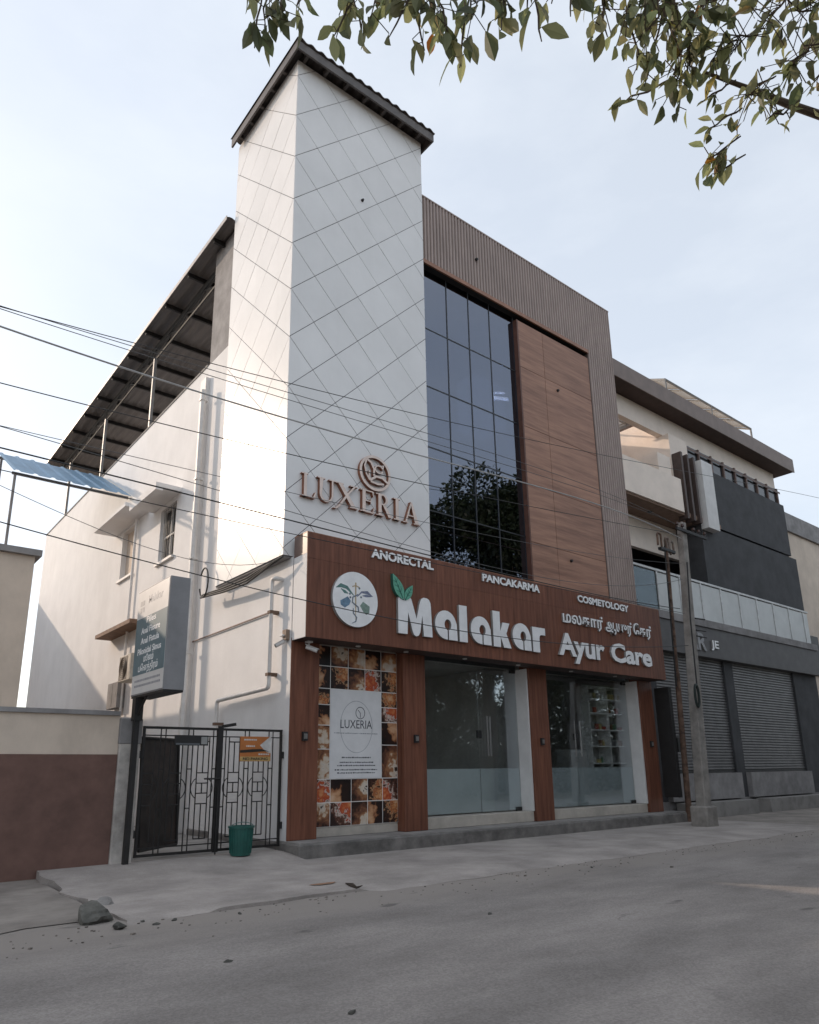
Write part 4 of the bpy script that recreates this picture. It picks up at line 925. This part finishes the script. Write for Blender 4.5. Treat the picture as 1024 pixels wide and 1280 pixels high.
# second floor balcony
mb = MB(); mb.box(16.18, 19.25, .74, .90, 8.62, 9.68); mb.build('parapet', PEACH, NB)
MB().box(18.35, 19.05, .90, 1.45, 9.70, 10.40).build('parapet_block', PEACH, NB)
mb = MB(); mb.box(16.29, 19.3, 2.75, 3.59, 8.71, 11.35); mb.build('balcony_wall', PEACH, NB)
for k in range(4): MB().tube([(17.35+k*.55, 2.749, 10.75+k*.03), (17.35+k*.55, 2.73, 10.75+k*.03)], .06, 10).build('spot_hole', mat('spot_dark', (.08, .05, .04), .7), NB)
mb = MB(); mb.box(16.12, NBX1, 1.2, 1.4, 11.34, 12.02); mb.build('top_beam', PEACH, NB)
mb = MB(); mb.box(19.3, 20.35, 1.0, 1.195, 8.71, 11.335); mb.box(19.3, 20.35, 1.405, 3.59, 8.71, 12.035); mb.box(19.3, 20.35, 1.195, 1.405, 8.71, 11.335); mb.build('cream_pier', PEACH, NB)
for k in range(3): box('fin', mat('fin_brown', (.075, .05, .042), .6), NB, 19.34+k*.36, 19.44+k*.36, .70, .99, 8.45, 10.62)
MB().box(20.38, 21.05, .62, .99, 8.35, 10.60).build('white_fin_panel', WHITE2, NB)
mb = MB(); mb.box(20.36, NBX1, 1.0, 3.59, 8.71, 10.68); mb.box(20.36, NBX1, .86, 1.69, 6.6, 8.54); mb.build('grey_wall', DGREY, NB)
wf = box('window', mat('dark_window_glass', (.03, .032, .035)), NB, 20.36, NBX1, 1.12, 1.14, 10.69, 11.33)
for k in range(9): box('frame_bar', mat('window_brown', (.16, .10, .08), .6), wf, 20.37+k*.8, 20.45+k*.8, 1.06, 1.118, 10.69, 11.33)
box('frame_bar', mat('window_brown', (.16, .10, .08), .6), wf, 20.36, NBX1, 1.05, 1.055, 11.15, 11.23)
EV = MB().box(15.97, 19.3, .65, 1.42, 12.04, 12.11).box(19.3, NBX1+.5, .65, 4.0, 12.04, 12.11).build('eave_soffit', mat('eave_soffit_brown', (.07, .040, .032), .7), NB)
MB().box(15.965, NBX1+.52, .62, .648, 12.02, 12.55).build('eave_fascia', mat('eave_fascia_taupe', (.22, .165, .14), .6, .08, 3), NB)
mb = MB(); mb.box(15.97, 19.3, .65, 1.42, 12.115, 12.5).box(19.3, NBX1+.5, .65, 4.0, 12.115, 12.5); mb.build('eave_top', GREYW, NB)
for k in range(4): MB().tube([(16.2+k*1.0, 1.45, 12.2), (16.2+k*1.0, 3.7, 12.3)], .035, 6).build('skylight_bar', mat('canopy_metal', (.25, .24, .23), .5), NB)
for k in range(3): MB().tube([(16.15, 1.5+k*.9, 12.22), (19.3, 1.5+k*.9, 12.22)], .03, 6).build('skylight_bar', mat('canopy_metal', (.25, .24, .23), .5), NB)
PG = thing('roof_canopy', (25, 3.2, 12.2), 'tilted glazed metal canopy on the roof of the right-hand building', 'canopy')
pa = Vector((22.3, 2.5, 15.0)); pu = Vector((6.5, 0, 0)); pv = Vector((.9, 2.6, 1.5))
gm = mat('canopy_metal', (.25, .24, .23), .5)
for k in range(6): q0 = pa+pu*k/5; MB().tube([q0, q0+pv], .045, 6).build('canopy_bar', gm, PG)
for k in range(4): q0 = pa+pv*k/3; MB().tube([q0, q0+pu], .045, 6).build('canopy_bar', gm, PG)
CG = mat('canopy_sheet', (.50, .46, .42), .4, .1, 2)
for i in range(5):
    for j in range(3): MB().obox(pa+pu*(i+.5)/5+pv*(j+.5)/3+Vector((0, 0, .05)), pu*.094, pv*.155, (0, 0, .006)).build('canopy_pane', CG, PG)
for k in (0, 2.5, 5):
    for q_ in (0, 1): q0 = pa+pu*k/5+pv*q_; MB().tube([q0, (q0.x, q0.y, 12.0)], .04, 6).build('canopy_post', gm, PG)
# further building down the street
FB = thing('plain_building', (28, 1, 0), 'plain cream building farther right down the street', 'building')
mb = MB(); mb.box(27.01, 60, 2.2, 14, 0, 11.2); mb.build('wall', CREAM, FB); box('parapet', GREYW, FB, 27.02, 60.05, 2.1, 2.19, 10.6, 11.4)
for i in range(4):
    for z in (1.0, 4.8): f_ = box('window', DARK, FB, 29.5+i*3.6, 31.3+i*3.6, 2.17, 2.199, z, z+1.5); box('sill', GREYW, f_, 29.4+i*3.6, 31.4+i*3.6, 2.08, 2.168, z-.1, z-.01)

# ================================================================== LEFT-HAND NEIGHBOURS
NL = thing('compound_wall', (1.0, .6, 0), 'cream compound wall with brown lower band left of the gate post', 'wall')
mb = MB(); mb.box(-4.0, 3.168, .62, .80, 0, 2.02); mb.build('wall', CREAM, NL)
box('dado', mat('brown_dado', (.17, .095, .075), .85, .12, 3, streak=((.09, .055, .045), .5, 2, (1, 1, 1))), NL, -4.0, 3.167, .605, .6195, 0, 1.50)
box('wall_coping', GREYW, NL, -4.02, 3.158, .58, .84, 2.021, 2.08)
LH = thing('low_house', (0, 4.65, 0), 'low cream neighbouring house behind the compound wall on the left', 'house')
mb = MB(); mb.box(-4.0, 2.6, 4.65, 14, 0, 5.2); mb.build('wall', CREAM, LH); box('roof_edge', GREYW, LH, -4.1, 2.7, 4.55, 14.1, 5.201, 5.32)
f_ = box('window', DARK, LH, -.4, .9, 4.62, 4.649, 1.2, 2.5); box('sunshade', GREYW, LH, -.6, 1.1, 4.1, 4.648, 2.65, 2.74)
TB = thing('added_shade_block', (-9, 3, 0), 'unseen tall cream block beyond the low house, added to shade the road', 'house')  # added out of view to keep the sun off the road
mb = MB(); mb.box(-16, -4.2, 1.5, 16, 0, 9.5); mb.build('wall', CREAM, TB); box('roof_edge', GREYW, TB, -16.1, -4.1, 1.4, 16.1, 9.501, 9.65)
RH = thing('pale_house', (2, 22, 0), 'pale house closing the far end of the lane', 'house')
mb = MB(); mb.box(-6, 5.2, 21.2, 30, 0, 8.0); mb.build('wall', WHITE, RH); box('roof_edge', GREYW, RH, -6.1, 5.3, 21.1, 30.1, 8.001, 8.15)
f_ = box('window', DARK, RH, 2.4, 3.6, 21.17, 21.199, 4.6, 6.0); box('sunshade', GREYW, RH, 2.2, 3.8, 20.7, 21.198, 6.15, 6.25)
# blue sheet awning over the lane
BA = thing('blue_awning', (4.2, 9.5, 8.6), 'blue corrugated sheet awning over the lane at the left edge', 'awning')
mb = MB(); V = []; F = []; n = 56; w0 = 2.75; w1 = 5.70
for i in range(n+1):
    x = w0+(w1-w0)*i/n; ph = i % 8; dz = .035 if ph in (1, 2) else 0
    V += [(x, 9.4, 8.68+dz), (x-.0, 12.6, 10.35+dz), (x, 9.4, 8.672+dz), (x, 12.6, 10.342+dz)]
for i in range(n): a = 4*i; F += [(a, a+4, a+5, a+1), (a+2, a+3, a+7, a+6), (a, a+2, a+6, a+4)]
mb.add(V, F).build('sheet', mat('blue_sheet', (.20, .34, .48), .5, .1, 2, (1, .3, 1)), BA)
for y, z in ((9.7, 8.73), (12.4, 10.15)): box('awning_bar', GREYW, BA, w0, w1, y-.03, y+.03, z-.05, z+.015)
for y, z in ((9.7, 8.675), (12.4, 10.095)): box('awning_post', GREYW, BA, 2.8, 2.86, y-.03, y+.03, .1, z)

# ================================================================== POLES AND WIRES
CP = mat('weathered_pole_concrete', (.30, .275, .25), .95, .18, 3, bump=.5, bscale=25, streak=((.15, .12, .10), .7, 1.5, (1, 1, .3)))
RUST = mat('rusty_iron', (.16, .095, .065), .85, .3, 6, streak=((.33, .30, .27), .7, 1.3, (1, 1, .4)))
def concrete_pole(base, top, label, kit=True):
    b, t = Vector(base), Vector(top); ax = (t-b)
    P_ = thing('utility_pole', base, label, 'pole')
    mb = MB(); V = []
    for k, (w, d) in ((0, (.15, .12)), (.35, (.135, .105)), (1, (.095, .08))):
        c = b+ax*k; V += [c+Vector((w*i, d*j, 0)) for i, j in ((-1, -.8), (-.8, -1), (.8, -1), (1, -.8), (1, .8), (.8, 1), (-.8, 1), (-1, .8))]
    F = [(i*8+k, i*8+(k+1) % 8, (i+1)*8+(k+1) % 8, (i+1)*8+k) for i in range(2) for k in range(8)]+[tuple(range(16, 24))]
    mb.add(V, F).build('shaft', CP, P_)
    MB().box(b.x-.23, b.x+.23, b.y-.2, b.y+.2, -.05, .42, ch=.03).build('footing', CP, P_)
    a = t-ax*.035
    MB().box(a.x-.45, a.x+.95, a.y-.14, a.y-.09, a.z-.035, a.z+.035).build('cross_arm', BLACKM, P_)
    for dx in (-.4, -.15, .35, .6, .88):
        MB().tube([(a.x+dx, a.y-.115, a.z+.036), (a.x+dx, a.y-.115, a.z+.09), (a.x+dx, a.y-.115, a.z+.10), (a.x+dx, a.y-.115, a.z+.16)], [.012, .012, .045, .03], 10).build('insulator', mat('brown_insulator', (.06, .03, .022), .3), P_)
    for k, f_ in ((.62, 1), (.66, 1), (.60, 0)):
        q_ = b+ax*k; MB().tube([(q_.x+.12, q_.y-.1, q_.z), (q_.x+.55, q_.y-.1, q_.z+.02*f_)], .018, 6).build('bracket', BLACKM, P_)
    q_ = b+ax*.40
    MB().tube([(q_.x-.20+.085*cos(2*pi*i/20), q_.y-.16, q_.z+.25*sin(2*pi*i/20)) for i in range(21)], .03, 6, cap=False).build('cable_coil', mat('coil_green_black', (.02, .03, .026), .5), P_)
    MB().tube([(b+ax*.85)+Vector((-.11, -.13, 0)), (b+ax*.65)+Vector((-.22, -.16, 0)), (b+ax*.42)+Vector((-.17, -.16, 0))], .018, 6).build('drop_cable', DARK, P_)
    return P_
concrete_pole((15.42, -.9, -.05), (15.93, -.9, 7.1), 'weathered concrete utility pole with cross arm in front of the grey shutter')
MP = thing('service_pole', (16.33, .12, .2), 'rusty iron service pole beside the right end of the brown sign', 'pole')
mb_, mt_ = Vector((16.33, -.02, .0)), Vector((16.66, -.02, 7.05))
MB().tube([mb_, mb_.lerp(mt_, .5), mb_.lerp(mt_, .501), mt_], [.07, .065, .048, .045], 10).build('shaft', RUST, MP, smooth=True)
for k in range(3):
    q_ = mt_+Vector((-.22+.2*k, 0, -.02-.06*k)); s_ = -1 if k == 0 else 1
    MB().tube(round_path([q_+Vector((0, 0, -.25)), q_+Vector((0, 0, .14)), q_+Vector((.16*s_, 0, .14)), q_+Vector((.17*s_, 0, -.2))], .07), .028, 7).build('entry_bend', RUST, MP)
box('clamp_bar', BLACKM, MP, mt_.x-.32, mt_.x+.35, -.07, .03, 6.72, 6.79)
MB().tube([(mb_.lerp(mt_, f_)+Vector((-.13, -.03, 0))) for f_ in (.97, .8, .6, .45)], .02, 6).build('riser_cable', DARK, MP)
MB().box(16.42, 16.66, .12, .40, 1.6, 1.95).build('fuse_box', DARK, MP)
MB().box(16.10, 16.22, .03, .42, .55, 3.15).build('panel_board', DARK, MP)
concrete_pole((-14.5, -.9, -.05), (-14.5, -.9, 9.6), 'concrete utility pole far down the street to the left')
concrete_pole((30.5, -.9, -.05), (30.5, -.9, 10.8), 'concrete utility pole far down the street to the right')
WB_ = mat('black_cable', (.022, .022, .022), .5); WA = mat('aluminium_wire_highlight', (.42, .41, .40), .4, .1, 3); WG = mat('grey_wire', (.10, .10, .10), .5)  # WA: pale tone stands in for the white highlight on the thick wire
def wire(px, Y, r, label, mt, left=True, endR=None, endL=None):
    P_ = [unproj(u, v, Y=Y) for u, v in px]
    if left:
        a, b = P_[0], P_[1]; s_ = (b.z-a.z)/(b.x-a.x); L_ = endL or Vector((-14.4, Y, a.z+s_*(-14.4-a.x)*.5+.35)); P_ = [L_, (L_+a)/2+Vector((0, 0, -.18))]+P_
    if endR: P_.append(Vector(endR))
    # smooth sag through the surveyed points
    import numpy as np
    X_ = np.array([p.x for p in P_]); Z_ = np.array([p.z for p in P_]); w_ = np.array([.3, .15]+[1]*(len(P_)-2)) if left else np.ones(len(P_))
    if endR: w_[-1] = .6
    k_ = np.polyfit(X_/10, Z_, min(4, len(P_)-2), w=w_)
    pts = []
    for i in range(61):
        x = X_[0]+(X_[-1]-X_[0])*i/60; y = Y if not endR else Y+(endR[1]-Y)*(i/60)**3
        pts.append(Vector((x, y, float(np.polyval(k_, x/10)))))
    return tag(MB().tube(pts, r*.78, 5).build('overhead_wire', mt), label, 'wire', 'overhead wires along the street')
wire([(134, 418), (360, 482), (500, 513), (637, 542), (780, 574), (890, 596)], -.9, .008, 'highest thin black wire, crossing the upper glazing and the wood panel', WB_, endR=(30.4, -.9, 10.6))
wire([(134, 423), (260, 462), (390, 500), (530, 541)], -.9, .007, 'thin wire just under the highest wire across the white tower', WG, endR=(15.6, -.95, 6.98))
wire([(134, 428), (260, 470), (390, 510), (535, 552)], -.9, .007, 'third thin wire from the top across the white tower', WG, endR=(15.8, -.95, 6.98))
wire([(134, 450), (346, 520), (469, 557), (535, 575), (708, 617)], -.9, .016, 'thick aluminium wire, its highlight painted as pale colour, crossing the tower and the glazing', WA, endR=(15.75, -.95, 6.62))
wire([(134, 513), (193, 528), (277, 547), (357, 567), (447, 588), (560, 613), (659, 633), (780, 656)], -.9, .009, 'black wire passing through the round LUXERIA emblem', WB_, endR=(15.7, -.95, 6.72))
wire([(159, 570), (250, 592), (357, 612), (535, 655)], -.9, .006, 'thin grey wire passing behind the LUXERIA letters height', WG, endR=(15.65, -.95, 6.0))
wire([(134, 572), (271, 613), (400, 651), (538, 690)], -.9, .007, 'thin wire just above the thick black cable under LUXERIA', WG, endR=(15.6, -.95, 5.6))
wire([(134, 593), (270, 628), (390, 655), (538, 695), (603, 712), (720, 737), (850, 761)], -.9, .013, 'thick black cable along the top edge of the brown sign', WB_)
wire([(134, 616), (250, 644), (357, 666), (470, 691), (603, 716), (720, 741)], -.9, .008, 'black cable just below the thick cable at the sign top', WB_, endR=(15.5, -.95, 4.75))
wire([(134, 684), (247, 720), (384, 754), (498, 776), (620, 797), (755, 806)], -.9, .010, 'lowest black wire, crossing the emblem disc and the Malakar letters', WB_, endR=(15.5, -.95, 3.95))
# house service drops
q_ = unproj(250, 738, X=5.45)
wire([(134, 640), (250, 672), (330, 690)], -.5, .006, 'thin service wire ending at the foot of the white tower', WG, endR=(5.5, .7, 4.72))
CB = thing('cable_bundle', (5.5, 2, 4.7), 'sagging black cable bundle along the foot of the white tower', 'cable')
mb = MB()
for k in range(3):
    mb.tube([(5.50-.02*k, 3.6, 4.66-.03*k), (5.48, 2.6, 4.60-.04*k), (5.47, 1.6, 4.58-.05*k), (5.50, .9, 4.66-.02*k), (5.56, .50, 4.72)], .018, 6)
mb.build('cables', DARK, CB)
MB().tube([(5.45, 3.45+.20*cos(t), 4.88+.30*sin(t)) for t in [pi*.2+2*pi*k/20*.85 for k in range(21)]], .016, 6).build('cable_loop', DARK, CB)

# ================================================================== TREES
BARK = mat('bark', (.10, .075, .055), .95, .25, 5, (1, 1, .3), bump=.8, bscale=14)
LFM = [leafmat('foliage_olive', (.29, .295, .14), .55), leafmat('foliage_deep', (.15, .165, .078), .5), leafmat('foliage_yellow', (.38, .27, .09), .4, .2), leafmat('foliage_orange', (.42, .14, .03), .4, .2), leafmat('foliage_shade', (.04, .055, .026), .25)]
def leaf_faces(mb, p, d, up, L, w, mi=0, fold=.25):
    d = d.normalized(); s_ = d.cross(up)
    s_ = s_.normalized() if s_.length > 1e-4 else Vector((1, 0, 0)); n_ = s_.cross(d).normalized()
    pr = [(0, .0), (.18, .55), (.42, 1), (.68, .78), (.88, .32), (1, 0)]
    mid = [p+d*L*t-n_*L*.16*t*t for t, _ in pr]
    lt = [mid[i]+s_*w*.5*k+n_*w*fold*k for i, (t, k) in enumerate(pr)]; rr = [mid[i]-s_*w*.5*k+n_*w*fold*k for i, (t, k) in enumerate(pr)]
    o = len(mb.v)
    mb.v += [tuple(x) for x in mid]+[tuple(x) for x in lt[1:-1]]+[tuple(x) for x in rr[1:-1]]
    m_ = lambda i: o+i
    l_ = lambda i: o+6+i-1
    r_ = lambda i: o+10+i-1
    F = [(m_(0), m_(1), l_(1)), (m_(0), r_(1), m_(1))]
    for i in (1, 2, 3): F += [(m_(i), m_(i+1), l_(i+1), l_(i)), (m_(i), r_(i), r_(i+1), m_(i+1))]
    F += [(m_(4), m_(5), l_(4)), (m_(4), r_(4), m_(5))]
    mb.f += F; mb.mi += [mi]*len(F)
def rv(r): return Vector((r.gauss(0, 1), r.gauss(0, 1), r.gauss(0, 1))).normalized()
# --- near tree whose branches hang into the top of the picture
NT = thing('street_tree', (5.4, -10.6, 0), 'leafy tree near the camera with branches hanging over the top of the view', 'tree')
r = random.Random(11)
tb = Vector((5.4, -10.6, -.09)); fork = Vector((5.1, -10.3, 3.1))
wood = MB(); wood.tube([tb, (5.35, -10.5, 1.2), (5.2, -10.4, 2.3), fork], [.23, .19, .165, .15], 12)
leaves = MB(); twigs = MB()
def spray(c, n, rad, size=.105, dirn=Vector((0, 0, -1)), yel=.04, origin=None):
    """a twig ending at c with n leaves scattered along it"""
    o = origin if origin is not None else c-dirn*rad*2.2
    mids = [o.lerp(c, k/4)+Vector((r.uniform(-1, 1), r.uniform(-1, 1), r.uniform(-1, 1)))*rad*.12*(0 if k in (0,) else 1) for k in range(5)]
    twigs.tube(mids, [.0035, .0045, .0045, .004, .0025], 5)
    for k in range(n):
        t = r.random()**.6; i = min(3, int(t*4)); p = mids[i].lerp(mids[i+1], t*4-i)
        p = p+rv(r)*rad*r.random()**.7*.75
        d = (dirn*.75+rv(r)*.75+(p-mids[i]).normalized()*.5); L = size*r.uniform(.65, 1.25)
        q = r.random(); mi = 3 if q < yel*.3 else (2 if q < yel else (1 if q < .5 else 0))
        leaf_faces(leaves, p, d, rv(r)*.6+Vector((0, 0, 1)), L, L*r.uniform(.36, .48), mi, r.uniform(.08, .3))
        twigs.tube([mids[i].lerp(mids[i+1], t*4-i), p], .0022, 4, cap=False)
limb = lambda pts, rs: wood.tube(pts, rs, 8)
PX = lambda u, v, d: unproj(u, v, dist=d)
m1 = [fork, (4.2, -9.6, 4.3), PX(905, -70, 4.6), PX(780, -55, 4.3), PX(640, -60, 4.2), PX(500, -75, 4.1), PX(370, -85, 4.1)]
limb(m1, [.12, .085, .05, .038, .028, .02, .012])
limb([fork, (4.6, -9.6, 3.6), PX(985, 130, 4.6), PX(935, 110, 4.4), PX(880, 90, 4.2)], [.07, .04, .018, .012, .007])
limb([fork, (4.9, -11.2, 4.6), (4.4, -12.2, 6.2)], [.13, .09, .04]); limb([fork, (5.9, -10.4, 4.9), (6.6, -9.9, 6.8)], [.13, .09, .04]); limb([fork, (4.3, -10.1, 5.0), (3.2, -9.8, 6.6)], [.12, .08, .04])
specs = [  # u, v, distance, leaves, radius
 (330, 25, 4.0, 16, .17), (352, 8, 4.0, 12, .14), (318, 60, 4.0, 3, .06), (372, 5, 4.1, 9, .12), (430, 8, 4.0, 10, .13), (418, 48, 3.9, 7, .10), (468, 15, 3.9, 16, .16), (485, 45, 3.8, 5, .07), (505, 10, 4.0, 16, .15), (455, 55, 3.9, 6, .09),
 (540, 22, 3.9, 16, .14), (560, 40, 3.8, 14, .13), (585, 20, 3.9, 18, .16), (575, 85, 3.8, 5, .07), (530, 65, 3.8, 5, .07), (620, 8, 3.9, 12, .13), (655, 14, 3.9, 12, .12), (625, 35, 3.8, 5, .07), (675, 52, 3.6, 3, .06), (712, 20, 3.7, 4, .06), (690, 5, 3.9, 5, .08),
 (755, 12, 3.9, 18, .15), (780, 30, 3.8, 24, .17), (760, 40, 3.8, 12, .12), (810, 18, 4.0, 26, .19), (845, 12, 4.0, 22, .18), (800, 52, 3.8, 22, .14), (835, 45, 3.9, 24, .17), (798, 85, 3.8, 14, .10), (865, 35, 4.0, 20, .17), (880, 10, 4.1, 16, .15),
 (840, 92, 4.0, 20, .13), (865, 85, 4.0, 18, .13), (885, 75, 4.1, 16, .13), (835, 120, 4.0, 14, .11), (850, 140, 4.0, 7, .07), (772, 132, 4.1, 7, .06), (880, 125, 4.1, 6, .07), (806, 105, 3.9, 6, .07),
 (888, 160, 4.1, 7, .07), (886, 195, 4.1, 14, .10), (892, 218, 4.1, 8, .08), (915, 60, 4.1, 26, .2), (930, 120, 4.2, 24, .18), (950, 30, 4.2, 28, .22), (985, 80, 4.3, 30, .22), (1000, 20, 4.3, 26, .22), (960, 150, 4.3, 12, .14), (1020, 100, 4.4, 20, .2)]
allow = [Vector(p) for p in m1[2:]]+[PX(935, 110, 4.4), PX(985, 130, 4.6)]
for u, v, d, n_, rad in specs:
    c = PX(u, v, d); src = PX(u+r.uniform(-15, 40), min(v-45, v*.5-40), d+.25) if u < 880 else PX(u+40, v-25, d+.15)
    if (u, v) == (772, 132): src = PX(845, 95, 4.0)
    spray(c, n_, rad, .12 if u < 740 else .092, dirn=(c-src).normalized()*.6+Vector((0, 0, -.7)), origin=src)
for k in range(90):   # the rest of the crown, above and behind the view
    c = Vector((4.6, -11.0, 6.4))+Vector((r.gauss(0, 1.5), r.gauss(0, 1.3), r.gauss(0, .9)))
    spray(c, 24, .34, .13, origin=c+Vector((r.uniform(-.4, .4), r.uniform(-.4, .4), .5)))
wood.build('trunk', BARK, NT, smooth=True); twigs.build('twigs', BARK, NT)
stuff(leaves.build('foliage', LFM, NT, recalc=False))
# --- trees across the street (seen reflected in the glazing)
def far_tree(base, h, R_, n, label, seed, mt=1):
    r = random.Random(seed); t = thing('roadside_tree', base, label, 'tree', 'trees across the street')
    b = Vector(base); w = MB(); top = b+Vector((r.uniform(-.4, .4), r.uniform(-.4, .4), h*.45)); w.tube([b, b.lerp(top, .5)+Vector((.1, .05, 0)), top], [h*.028, h*.022, h*.017], 10)
    mb = MB(); cl = []
    for k in range(46):
        d = rv(r); d.z = d.z*.85+.1; rad = R_*(.45+.55*r.random()**.5); c = b+Vector((0, 0, h*.64))+Vector((d.x*rad, d.y*rad, d.z*h*.36*(.5+.5*r.random()))); cl.append((c, R_*r.uniform(.16, .32)))
        if k % 3 == 0: w.tube([top, top.lerp(c, .55)+Vector((0, 0, .2)), c], [h*.010, h*.006, .015], 6)
    for k in range(n):
        c, rr_ = cl[r.randrange(len(cl))]; d = rv(r); p = c+d*rr_*r.random()**.33
        L = r.uniform(.16, .30); a = (d+rv(r)*.8+Vector((0, 0, -.4))).normalized(); s_ = a.cross(rv(r)).normalized()*L*.25
        mb.add([p, p+a*L*.45+s_, p+a*L, p+a*L*.45-s_], [(0, 1, 2, 3)])
    w.build('trunk', BARK, t, smooth=True); stuff(mb.build('crown', LFM[mt], t, recalc=False))
far_tree((23.0, -11.5, -.09), 14.6, 4.8, 65000, 'tall dark tree across the street, reflected in the glazing', 5, 4)
far_tree((14.0, -13.5, -.09), 7.0, 3.0, 9000, 'smaller tree across the street, beyond the right of the view', 6, 0)
far_tree((31.0, -12.5, -.09), 10.0, 4.0, 9000, 'round tree across the street farther right', 7, 1)
for k, (x, y, h_, lb) in enumerate(((18.5, -14.6, 8.5, 'bushy low tree just left of the tall dark tree across the street'), (27.5, -14.5, 9.0, 'bushy tree between the tall dark tree and the round tree'), (37.5, -13.5, 9.5, 'farthest bushy tree at the right end of the row'), (10.0, -15, 6.5, 'leftmost low tree across the street'))):
    far_tree((x, y, -.09), h_, 4.2, 12000, lb, 40+k, 4)
HG = thing('added_hedge', (26, -15.2, 0), 'unseen tall hedge along the far side of the street, added to darken door reflections', 'hedge')  # added out of view so the door glass mirrors no bright sky gap
r = random.Random(99); mb = MB()
for k in range(60000):
    x = r.uniform(6, 50); z = r.random()**.8*(4.6+.7*sin(x*1.3)+.4*sin(x*3.1)); y = -15.2+r.uniform(-.5, .7)
    d = rv(r); s_ = d.cross(rv(r)).normalized(); L = r.uniform(.15, .28); p = Vector((x, y, z))
    mb.add([p, p+d*L*.5+s_*L*.3, p+d*L, p+d*L*.5-s_*L*.3], [(0, 1, 2, 3)])
stuff(mb.build('hedge_leaves', LFM[4], HG, recalc=False))
OW = thing('boundary_wall', (20, -16, 0), 'grey boundary wall on the far side of the street', 'wall')
mb = MB(); mb.box(-20, 60, -16.3, -16, -.05, 2.4); mb.build('wall', GREYW, OW)
